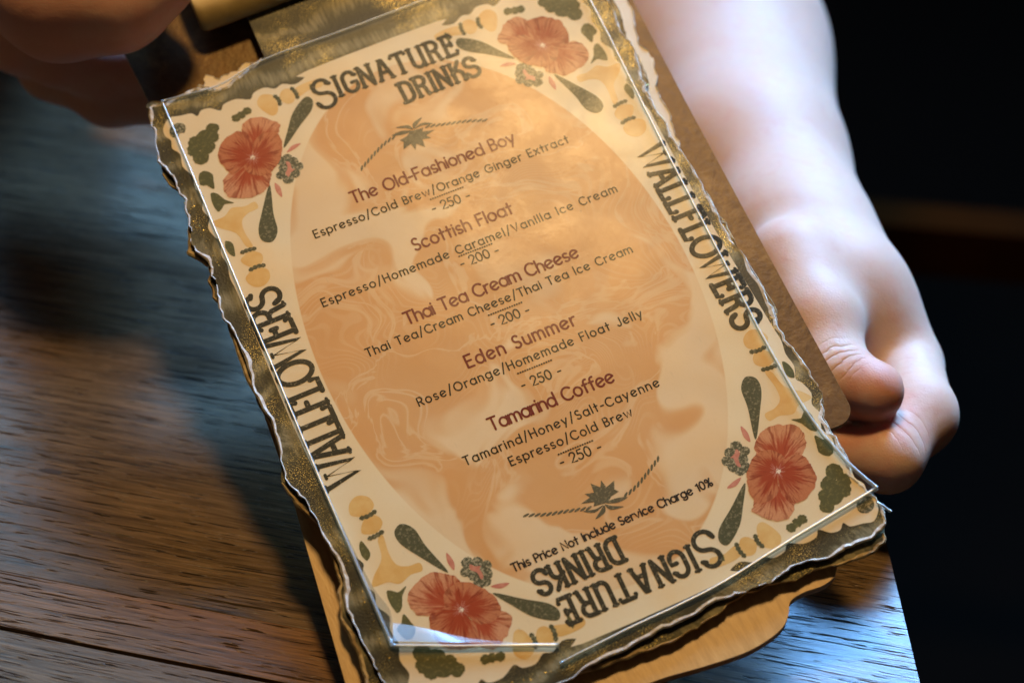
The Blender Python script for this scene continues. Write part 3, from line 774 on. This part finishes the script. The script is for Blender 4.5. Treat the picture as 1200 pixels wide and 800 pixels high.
ORANGE = [[(53.9, 45.6), (55.6, 46.2), (56.6, 51.0), (60.2, 54.6), (61.4, 57.0), (57.6, 57.4), (55.0, 59.0), (51.6, 58.0), (48.6, 58.2), (48.4, 56.0), (51.4, 55.6), (53.8, 54.0), (54.4, 50.4)],
          [(57.6, 40.6), (58.4, 43.0), (55.2, 44.2), (52.8, 42.6), (53.0, 40.4), (55.2, 39.0)],
          [(58.4, 34.2), (59.2, 37.2), (56.0, 38.8), (53.0, 37.4), (53.2, 34.6), (55.8, 33.0)],
          [(32.6, 82.2), (34.6, 82.4), (36.6, 87.0), (34.6, 89.6), (31.6, 88.2), (31.4, 84.8)],
          [(29.0, 84.0), (30.2, 86.4), (28.6, 88.6), (26.4, 88.2), (25.8, 85.8), (27.0, 83.8)],
          [(25.0, 84.8), (25.2, 87.6), (21.0, 88.2), (17.6, 87.6), (17.8, 85.2), (21.4, 85.6)]]
WORM = [[(30.8, 84.6), (30.6, 86.2), (31.2, 87.8)], [(25.5, 84.6), (25.4, 86.4), (25.9, 88.2)], [(53.8, 44.6), (55.6, 44.9), (57.4, 44.9)], [(53.4, 38.8), (55.2, 39.2), (57.2, 39.0)]]
SIDE = [[(57.2, 66.6), (58.6, 68.4), (60.2, 69.6), (59.4, 72.6), (57.8, 73.2), (56.0, 71.4), (56.4, 69.0)],
        [(53.8, 60.2), (56.2, 60.8), (58.6, 59.4), (59.2, 62.6), (58.6, 65.6), (57.0, 65.0), (55.6, 62.2)],
        [(59.4, 44.6), (60.8, 46.8), (60.2, 50.0), (58.6, 48.4)],
        [(20.4, 83.6), (21.2, 84.8), (20.9, 87.2), (20.0, 86.2)]]
TINY = [(60.8, 86.4), (62.2, 87.8), (61.4, 90.2), (58.8, 90.8), (57.4, 89.2), (58.2, 87.2), (59.6, 87.4)]
for (sx, sy) in ((-1, 1), (1, 1), (1, -1), (-1, -1)):
    T = lambda p, sx=sx, sy=sy: np.asarray(p, float)*np.array([sx, sy])
    r = np.random.default_rng(11+sx*3+sy)
    M = MB(); UVS = {}; a_i = lambda L, a: L.index(a)
    for k, (mi, bp, pp) in enumerate(PETALS):
        q = ccw(T(frill(pp, 0.16, 3+k+sx+2*sy))-T(FC)); b0 = T(bp)-T(FC); nq = len(q); zz = 0.075+0.012*k
        rr = [0.04, 0.3, 0.55, 0.8, 1.0]
        v = [(*(b0+(p-b0)*a), zz) for a in rr for p in q]
        v0 = len(M.v)
        M.add(v, [(a*nq+i, (a+1)*nq+i, (a+1)*nq+(i+1) % nq, a*nq+(i+1) % nq) for a in range(4) for i in range(nq)], mi)
        per = np.linalg.norm(q-np.roll(q, 1, 0), axis=1).cumsum()
        for a in rr:
            for i in range(nq): UVS[v0+a_i(rr, a)*nq+i] = (per[i]*0.1+k*3.7, a)
    c = frill([(0.7*math.cos(a), 0.7*math.sin(a)) for a in np.linspace(0, 2*PI, 8)[:-1]], 0.12, 4)
    poly(M, c+T((0.1, 0.3)), 0.135, 2)
    for k in range(16):                              # dark stamens radiating from the heart
        a = k*2*PI/16+r.uniform(-.15, .15); l = r.uniform(1.5, 2.5)
        ribbon(M, [(math.cos(a)*0.9, math.sin(a)*0.9+.2*sy), (math.cos(a)*l, math.sin(a)*l+.2*sy)], [.22, .08], .125, .006, m=3)
    o = M.obj('poppy_print', None, card, mats=[M_PET1, M_PET2, M_STAMEN, M_RED])
    o.location = (FC[0]*sx*S, FC[1]*sy*S, 0)
    at = o.data.attributes.new('petal', 'FLOAT_VECTOR', 'POINT')
    for i, w_ in UVS.items(): at.data[i].vector = (w_[0], w_[1], 0)
    for lf in LEAVES:
        M = MB(); poly(M, T(catmull(lf, 7)), 0.062); M.obj('leaf_print', M_LEAF, card)
    for d in DASHES:
        M = MB(); poly(M, T(catmull(d, 5)), 0.064); M.obj('petal_print', M_RED, card)
    M = MB()
    for q, (a, b, c) in enumerate([(37.6, 61.0, 1.5), (39.0, 63.0, 1.3), (37.2, 64.6, 1.7), (37.0, 67.0, 1.5), (35.3, 67.4, 1.3), (34.4, 65.6, 1.6), (33.6, 63.6, 1.4), (35.2, 61.9, 1.4), (35.9, 64.2, 1.4)]):
        poly(M, T(frill([(a+c*math.cos(t), b+c*math.sin(t)) for t in np.linspace(0, 2*PI, 9)[:-1]], 0.07, q)), 0.060+0.0012*q, 0)
    poly(M, T(catmull([(37.2, 61.6), (37.6, 63.0), (36.4, 64.4), (36.2, 66.4), (35.3, 65.8), (35.4, 63.6), (34.7, 63.2), (36.2, 62.6)], 4)), 0.07, 1)
    M.obj('clover_print', None, card, mats=[M_CLOVER, M_RED])
    M = MB()
    for q, (a, b, c) in enumerate([(57.0, 77.6, 2.3), (58.0, 80.6, 1.9), (56.6, 82.6, 2.2), (53.6, 83.4, 2.4), (50.8, 85.0, 1.9), (54.2, 80.2, 2.3), (51.6, 82.4, 1.7), (43.6, 85.5, 1.25), (41.9, 85.8, 1.2), (40.0, 86.4, 1.25)]):
        poly(M, T(frill([(a+c*math.cos(t), b+c*math.sin(t)) for t in np.linspace(0, 2*PI, 9)[:-1]], 0.10, q+7)), 0.060+0.0012*q)
    M.obj('oak_leaf_print', M_OAK, card)
    for b in SIDE:
        M = MB(); poly(M, T(frill(b, 0.05, 9)), 0.062); M.obj('sprig_print', M_OAK, card)
    for b in ORANGE:
        M = MB(); poly(M, T(catmull(b, 6)), 0.055); M.obj('ochre_print', M_OCHRE, card)
    M = MB(); poly(M, T(frill(TINY, 0.06, 2)), 0.062); M.obj('bud_print', M_CLOVER, card)
    for wpts in WORM:
        M = MB(); q = catmull(wpts, 6, False); ribbon(M, T(q), 1.15+0.3*np.sin(np.arange(len(q))*1.9), 0.07, 0.01)
        M.obj('dash_print', M_LEAF, card)

for sg in (1, -1):                                   # garlands: twisted rope and a leaf
    M = MB()
    path = catmull([(-19.6, -55.4), (-14.4, -57.5), (-9, -59.0), (-3.5, -60.6), (1.5, -61.6), (6, -61.2), (9.6, -60.2), (14.3, -57.8), (19.3, -54.9)], 8, False)
    path[:, 1] -= 0.0
    seg = np.linalg.norm(np.diff(path, axis=0), axis=1); cum = np.concatenate([[0], np.cumsum(seg)])
    for d in np.arange(0.6, cum[-1]-0.4, 1.45):
        if 17.2 < d < 26.0: continue
        p = np.array([np.interp(d, cum, path[:, i]) for i in (0, 1)]); p2 = np.array([np.interp(d+.1, cum, path[:, i]) for i in (0, 1)])
        t = (p2-p)/np.linalg.norm(p2-p); a = math.atan2(t[1], t[0])+0.5
        e = [(p[0]+0.98*math.cos(q)*math.cos(a)-.33*math.sin(q)*math.sin(a), p[1]+0.98*math.cos(q)*math.sin(a)+.33*math.sin(q)*math.cos(a)) for q in np.linspace(0, 2*PI, 11)[:-1]]
        poly(M, np.array(e)*sg, 0.062+0.004*(int(d/1.45) % 2))
    leaf = [(0.4, -61.0), (-2.6, -60.6), (-1.9, -59.6), (-5.2, -58.6), (-2.4, -58.0), (-3.2, -56.6), (-0.9, -57.2), (-0.6, -54.6), (1.2, -56.6), (2.2, -54.9), (2.6, -57.2), (5.2, -56.4), (4.2, -58.6), (5.0, -59.6), (2.6, -60.0), (1.6, -60.8)]
    poly(M, np.array(leaf)*sg, 0.075)
    for lp in ([(0.6, -61.0), (3.4, -60.9), (6.4, -61.9), (3.4, -62.2)], [(0.2, -61.2), (1.8, -62.4), (4.4, -63.8), (1.0, -63.2)], [(0.0, -61.2), (-2.6, -61.4), (-5.6, -60.6), (-3.0, -62.2)], [(0, -61.4), (-1.6, -62.4), (-3.6, -63.9), (-0.6, -63.2)]):
        poly(M, catmull(lp, 4)*sg, 0.078)
    M.obj('garland_print', M_GARL, card)

# gold foil pieces flashing on the border beside the printed panel
M = MB()
r = np.random.default_rng(3)
for (u, v, n, su, sv) in ((-64.4, 62, 150, 1.3, 16), (64.2, 70, 110, 1.1, 16), (-65, -60, 90, 1.3, 14), (60, -91, 60, 3.0, 1.6), (-45, -95, 90, 12, 0.8), (63.2, 20, 60, 0.6, 18)):
    for _ in range(n):
        a, b = r.normal(u, su), r.normal(v, sv)
        if abs(a) < 63.8 and abs(b) < 93.4: continue
        if abs(a) > 66.2 and a < 0 or a > 63.6 and v < 60 or abs(b) > 95: continue
        s_ = r.uniform(.07, .24)
        tri = [(a+s_*math.cos(q+t), b+s_*math.sin(q+t)) for t in (r.uniform(0, 6),) for q in (0, 1.9, 4.0)]
        z0 = 0.03
        p = ccw(tri); M.add([(p[0][0], p[0][1], z0+r.uniform(0, .12)), (p[1][0], p[1][1], z0+r.uniform(0, .12)), (p[2][0], p[2][1], z0+r.uniform(0, .12))], [(0, 1, 2)])
o = M.obj('gold_fleck', M_GOLD, card); tag(o, kind='stuff')

# ------------------------------------------------------------------ clear plastic sleeve on the top card
def sleeve():
    root = empty('plastic_sleeve', MW)
    tag(root, 'clear plastic sheet with bright welded edges lying over the top menu card', 'sleeve')
    L = [(-60.6, 99.0), (-60.9, 80), (-61.5, 50), (-62.0, 20), (-62.5, -10), (-62.8, -40), (-62.9, -73.2)]
    Bt = [(-62.9, -73.2), (-50, -79.2), (-38, -84.6), (-25.9, -90.0)]
    B2 = [(-27.5, -94.2), (-10, -93.4), (15.7, -92.6), (40, -89.2), (64.4, -86.2)]
    Rt = [(64.4, -86.2), (60.8, -76), (58.2, -62), (57.8, -45), (58.4, -23.9), (59.6, 10), (60.7, 36.8), (62.2, 70), (63.4, 99)]
    Tp = [(63.4, 99.2), (30, 99.6), (0, 99.4), (-29.5, 99.8), (-44.7, 97.2), (-60.6, 99.0)]
    M = MB()
    out = L+Bt[1:]+B2+Rt[1:]+[(30, 99.6), (0, 99.4), (-29.5, 99.8), (-44.7, 97.2)]
    poly(M, out, 1.05)
    M.obj('sheet', M_PLASTIC, root)
    def weld(pts, w, h, z=0.6, n=8, closed=False, taper=None):
        p = catmull(pts, n, False)
        k = len(p)
        t = np.gradient(p, axis=0); t /= np.linalg.norm(t, axis=1, keepdims=True)
        nn = np.stack([-t[:, 1], t[:, 0]], 1)
        w *= 1.2; h *= 0.8
        jj = np.random.default_rng(n+k).normal(0, 1, (k, 2)); jj = np.stack([np.convolve(jj[:, q], np.ones(9)/9, 'same') for q in (0, 1)], 1)*0.22; jj[:3] = 0; jj[-3:] = 0; p = p+jj
        ww = np.full(k, w) if taper is None else np.interp(np.linspace(0, 1, k), np.linspace(0, 1, len(taper)), taper)*0.85
        prof = [(-.5, 0), (-.5, .6), (-.30, .95), (.0, 1.0), (.30, .95), (.5, .6), (.5, 0)]
        v = [(*(p[i]+nn[i]*a*ww[i]), z+b*h) for i in range(k) for a, b in prof]
        q = len(prof)
        f = [(i*q+j, i*q+j+1, (i+1)*q+j+1, (i+1)*q+j) for i in range(k-1) for j in range(q-1)]
        f += [tuple(range(q)), tuple((k-1)*q+j for j in range(q))[::-1]]
        M = MB(); M.add(v, f); M.obj('welded_edge', M_RIM, root, smooth=True)
    weld(L, 0.75, 0.9, taper=[.7, .7, .75, .8, .9, 1.1, 1.3])
    weld(Bt, 0.8, 1.0)
    weld(B2, 0.95, 1.1, taper=[.5, .8, .9, 1.0, 1.2])
    weld(Rt, 0.7, 0.9, taper=[1.1, 1.2, 1.0, .9, .8, .7, .7])
    weld(Tp, 0.35, 0.6)
    # folded strip along the lower left edge
    M = MB()
    a = catmull([(-62.6, -30), (-62.2, -45), (-61.6, -58), (-60.2, -66), (-62.6, -73)], 6, False)
    b = catmull([(-62.7, -30), (-62.9, -45), (-63.0, -58), (-63.0, -66), (-63.0, -73.2)], 6, False)
    n = len(a); zz = np.interp(np.linspace(0, 1, n), [0, .5, .85, 1], [1.5, 3.2, 4.6, 1.4])
    v = [(*p, z) for p, z in zip(a, zz)]+[(*p, 1.2) for p in b]
    M.add(v, [(i, i+1, n+i+1, n+i) for i in range(n-1)])
    # lifted sliver along the bottom fold
    a = catmull([(-62.4, -73), (-52, -77.8), (-40, -83.2), (-34, -86)], 6, False)
    b = catmull([(-60.6, -68.0), (-56, -71.0), (-45, -79.4), (-34.4, -85.6)], 6, False)
    n = len(a); v = [(*p, 1.3+2.2*(1-i/n)) for i, p in enumerate(a)]+[(*p, 1.25) for p in b]
    M.add(v, [(i, i+1, n+i+1, n+i) for i in range(n-1)])
    M.obj('folded_flap', M_FLAP, root, smooth=True)
    weld([(62.4, -89.4), (63.6, -91.4), (64.6, -93.2)], 0.5, 0.6)
    return root
sleeve()

# ------------------------------------------------------------------ hands: smooth-union bodies meshed with surface nets
def cone_sdf(P, a, b, ra, rb):
    a = np.array(a, np.float32); b = np.array(b, np.float32)
    ab = b-a; L2 = float(ab@ab)
    d = P-a
    t = np.clip((d@ab)/L2, 0, 1)
    q = d-t[..., None]*ab
    return np.sqrt((q*q).sum(-1))-(ra+(rb-ra)*t)
def smin(a, b, k):
    h = np.clip(k-np.abs(a-b), 0, None)/k
    return np.minimum(a, b)-h*h*k*0.25

def surface_nets(F, org, step):
    nx, ny, nz = F.shape
    ins = F < 0
    c = np.zeros((nx-1, ny-1, nz-1), np.int8)
    for dx in (0, 1):
        for dy in (0, 1):
            for dz in (0, 1): c += ins[dx:nx-1+dx, dy:ny-1+dy, dz:nz-1+dz]
    act = (c > 0) & (c < 8)
    idx = -np.ones(act.shape, np.int64); cells = np.argwhere(act); idx[act] = np.arange(len(cells))
    acc = np.zeros((len(cells), 3)); cnt = np.zeros(len(cells))
    cor = [(x, y, z) for x in (0, 1) for y in (0, 1) for z in (0, 1)]
    val = {k: F[cells[:, 0]+k[0], cells[:, 1]+k[1], cells[:, 2]+k[2]] for k in cor}
    for k in cor:
        for ax in range(3):
            if k[ax] == 0:
                k2 = list(k); k2[ax] = 1; k2 = tuple(k2)
                f0, f1 = val[k], val[k2]; m = (f0 < 0) != (f1 < 0)
                t = np.where(m, f0/np.where(m, f0-f1, 1), 0)
                pt = np.array(k, float)[None]+np.zeros((len(cells), 3)); pt[:, ax] += t
                acc[m] += pt[m]; cnt[m] += 1
    V = (cells+acc/cnt[:, None])*step+org
    quads = []
    for ax in range(3):
        sl0 = [slice(None)]*3; sl1 = [slice(None)]*3
        sl0[ax] = slice(0, -1); sl1[ax] = slice(1, None)
        s = ins[tuple(sl0)] != ins[tuple(sl1)]
        e = np.argwhere(s)
        o1, o2 = [(1, 2), (2, 0), (0, 1)][ax]
        ok = (e[:, o1] > 0) & (e[:, o2] > 0) & (e[:, o1] < F.shape[o1]-1) & (e[:, o2] < F.shape[o2]-1)
        e = e[ok]
        flip = ins[e[:, 0], e[:, 1], e[:, 2]]
        def g(a, b):
            q = e.copy(); q[:, o1] -= a; q[:, o2] -= b
            return idx[q[:, 0], q[:, 1], q[:, 2]]
        Q = np.stack([g(1, 1), g(0, 1), g(0, 0), g(1, 0)], 1)
        Q[~flip] = Q[~flip][:, ::-1]
        quads.append(Q)
    return V, np.vstack(quads)

def body(groups, step, pad=8, k_out=2.0, name='arm', parent=None):
    """groups: list of (k, [(a, b, ra, rb), ...]); inside a group shapes melt together"""
    pts = np.array([p for k, g in groups for c in g for p in (c[0], c[1])]); rad = max(max(c[2], c[3]) for k, g in groups for c in g)
    lo = np.min([np.array(p)-max(c[2], c[3]) for k, g in groups for c in g for p in (c[0], c[1])], 0)-pad
    hi = np.max([np.array(p)+max(c[2], c[3]) for k, g in groups for c in g for p in (c[0], c[1])], 0)+pad
    n = np.ceil((hi-lo)/step).astype(int)+1
    ax = [lo[i]+np.arange(n[i])*step for i in range(3)]
    P = np.stack(np.meshgrid(*ax, indexing='ij'), -1).astype(np.float32)
    BIG = np.float32(1000)
    F = np.full(P.shape[:3], BIG, np.float32)
    def box(cs, ext):
        l = np.min([np.minimum(c[0], c[1])-max(c[2], c[3]) for c in cs], 0)-ext; h = np.max([np.maximum(c[0], c[1])+max(c[2], c[3]) for c in cs], 0)+ext
        a = np.clip(np.floor((l-lo)/step).astype(int), 0, n); b = np.clip(np.ceil((h-lo)/step).astype(int)+1, 0, n)
        return tuple(slice(a[q], b[q]) for q in range(3))
    for k, g in groups:
        gb = box(g, k+k_out+4); G = np.full(F[gb].shape, BIG, np.float32); Pg = P[gb]
        for c in g:
            cb = box([c], k+k_out+4); rel = tuple(slice(cb[q].start-gb[q].start, cb[q].stop-gb[q].start) for q in range(3))
            G[rel] = smin(G[rel], cone_sdf(Pg[rel], *c), k)
        F[gb] = smin(F[gb], G, k_out if k > 5 else 1.6)     # fingers stay apart from the thumb and each other
    V, Q = surface_nets(F, lo, step)
    o = mesh_obj(name, V, Q.tolist(), M_SKIN, parent, smooth=True)
    sm = o.modifiers.new('smooth', 'SMOOTH'); sm.factor = 0.5; sm.iterations = 4
    return o

person = empty('person', Matrix.Translation((0.09, 0.2, 0)))
tag(person, 'person with bare pale forearms holding the menu by its left and right edges', 'person')
PINV = Matrix.Translation((-0.09, -0.2, 0))

# --- the arm and hand at the right
W = (127.2, 157.7, 30.3)
arm_r = body([
  (20, [((178, 640, 150), (168, 575, 50), 42, 40), ((168, 575, 50), (95.0, 408.2, -5.6), 41, 41), ((95.0, 408.2, -5.6), (101.5, 312.6, 4.9), 40, 36), ((101.5, 312.6, 4.9), (108.1, 220.6, 19.7), 36, 25), ((108.1, 220.6, 19.7), (117.4, 164.7, 27.7), 25, 18),
        ((116.8, 369.0, -5.8), (122.9, 182.9, 21.4), 31, 14.5), ((117.4, 164.7, 27.7), (126.0, 140.2, 29.6), 17, 17), ((122.9, 182.9, 21.4), (133.2, 138.7, 23.1), 14, 15.5)]),
  (12, [((127.3, 140.2, 29.6), (136.7, 128.5, 18.8), 17, 14), ((134.2, 138.7, 23.2), (147.7, 125.2, 14.9), 15.5, 12.5), ((129.4, 157.9, 7.2), (145.4, 147.8, -12.7), 18, 15)]),
  (7, [((113.1, 137.6, 42.1), (119.3, 114.4, 39.3), 13, 11.5), ((119.3, 114.4, 39.3), (121.5, 97.7, 35.0), 11.2, 9.6), ((121.5, 97.7, 35.0), (131.9, 87.7, 38.7), 9.4, 8.3)]),
  (5, [((146.9, 122.5, 17.9), (147.8, 97.3, 22.1), 12.0, 10.2), ((147.8, 97.3, 22.1), (136.8, 78.5, 23.1), 10.0, 8.8), ((136.8, 78.5, 23.1), (120.9, 85.9, 17.9), 8.8, 8.0)]),
  (5, [((150.3, 138.3, -0.7), (150.7, 123.3, -6.0), 11.5, 10.0), ((150.7, 123.3, -6.0), (132.4, 115.1, -9.6), 9.8, 9.0), ((132.4, 115.1, -9.6), (113.5, 111.2, -1.8), 8.8, 7.8)]),
  (5, [((149.5, 151.6, -15.9), (149.4, 138.7, -22.0), 10.8, 9.4), ((149.4, 138.7, -22.0), (129.2, 129.6, -23.4), 9.2, 8.4), ((129.2, 129.6, -23.4), (109.6, 124.3, -14.1), 8.2, 7.4)]),
  (5, [((145.0, 162.7, -27.6), (144.7, 152.7, -33.3), 9.6, 8.2), ((144.7, 152.7, -33.3), (126.4, 142.1, -33.4), 8.0, 7.4), ((126.4, 142.1, -33.4), (110.3, 136.9, -24.0), 7.2, 6.6)]),
 ], 1.6, name='arm', k_out=9.0)
arm_r.parent = person; arm_r.matrix_parent_inverse = PINV
arm_r['label'] = 'pale forearm and hand gripping the right edge of the clipboard'

# --- the hand at the upper left
arm_l = body([
  (16, [((-205, 640, 150), (-165, 520, 52), 42, 40), ((-165, 520, 52), (-150, 320, 58), 38, 29), ((-150, 320, 58), (-134, 252, 72), 29, 25), ((-134, 252, 72), (-117.0, 211.1, 93.9), 25, 20), ((-134, 252, 72), (-119.0, 214.6, 65.4), 22, 15), ((-117.0, 211.1, 93.9), (-112.4, 202.5, 75.9), 18, 15)]),
  (8, [((-111.0, 190.7, 105.4), (-83.3, 184.4, 107.2), 18, 15), ((-115.5, 196.1, 99.4), (-96.0, 173.7, 100.7), 20, 17.5), ((-96.0, 173.7, 100.7), (-79.1, 167.9, 103.1), 17, 14), ((-79.1, 167.9, 103.1), (-66.1, 170.7, 108.0), 12.2, 9.5)]),  # first cone: palm mass added out of view to shade the fingers
  (5, [((-117.6, 212.8, 72.6), (-106.9, 201.5, 65.4), 12, 10.5), ((-106.9, 201.5, 65.4), (-94.5, 203.3, 58.1), 10.3, 9.6), ((-94.5, 203.3, 58.1), (-64.9, 202.2, 60.0), 9.4, 8.5)]),
  (5, [((-121.5, 227.5, 66.8), (-112.0, 213.5, 51.6), 12, 10.2), ((-112.0, 213.5, 51.6), (-93.2, 204.7, 47.4), 10, 9.2), ((-93.2, 204.7, 47.4), (-68.1, 200.8, 49.0), 9, 8.0)]),
  (5, [((-133.7, 244.0, 63.1), (-116.1, 228.5, 47.8), 12, 10), ((-116.1, 228.5, 47.8), (-95.4, 218.6, 45.3), 9.8, 9), ((-95.4, 218.6, 45.3), (-70.1, 214.1, 49.2), 8.8, 7.6)]),
  (5, [((-137.8, 258.9, 57.6), (-116.9, 246.0, 46.8), 11, 9), ((-116.9, 246.0, 46.8), (-96.0, 237.7, 46.2), 8.6, 8), ((-96.0, 237.7, 46.2), (-72.8, 233.0, 50.0), 7.8, 7.0)]),
 ], 1.5, name='arm', k_out=5.0)
arm_l.parent = person; arm_l.matrix_parent_inverse = PINV
arm_l['label'] = 'shaded hand with its thumb over the upper left corner of the clipboard'

# thumb nail of the right-hand arm: a thin curved plate set into the upper side of the tip
def nail(c, axis, up, L, Wd, parent):
    axis = Vector(axis).normalized(); up = Vector(up).normalized(); side = axis.cross(up).normalized(); up = side.cross(axis).normalized()
    M = MB(); n, k = 8, 8; v = []
    for i in range(n+1):
        a = -1+2*i/n
        for j in range(k+1):
            b = -1+2*j/k
            w = Wd*math.sqrt(max(0.05, 1-abs(a)**4*0.75))
            p = Vector(c)+axis*(a*L)+side*(b*w)+up*(-(b*b)*Wd*0.45-(a*a)*0.8)
            v.append(tuple(p))
    f = [(i*(k+1)+j, i*(k+1)+j+1, (i+1)*(k+1)+j+1, (i+1)*(k+1)+j) for i in range(n) for j in range(k)]
    M.add(v, f)
    o = M.obj('thumbnail', M_NAIL, smooth=True)
    o.parent = parent; o.matrix_parent_inverse = PINV
    s = o.modifiers.new('solid', 'SOLIDIFY'); s.thickness = 0.0006
    return o

# dark shirt for the sitter, added unseen to block light and darken the table's reflection
def shirt_blocker():
    o = body([(60, [((-110, 700, -320), (-120, 700, 120), 105, 90), ((90, 700, -320), (100, 700, 120), 105, 90), ((-190, 680, 175), (165, 680, 175), 55, 55),
                    ((178, 650, 170), (172, 600, 90), 55, 54), ((-205, 650, 170), (-220, 560, 100), 55, 54)])], 8.0, name='shirt_blocker')
    o.data.materials.clear(); o.data.materials.append(mk_simple('dark_blocker_cloth', (0.012, 0.012, 0.014), 0.85, (0.018, 0.017, 0.018), 60, 0.3, 900))
    o.parent = person; o.matrix_parent_inverse = PINV
shirt_blocker()
nail((131.3, 88.1, 47.7), Vector((133.1, 86.9, 39.2))-Vector((121.5, 96.8, 33.9)), (0.03, 0.04, 1.0), 5.2, 4.6, arm_r)
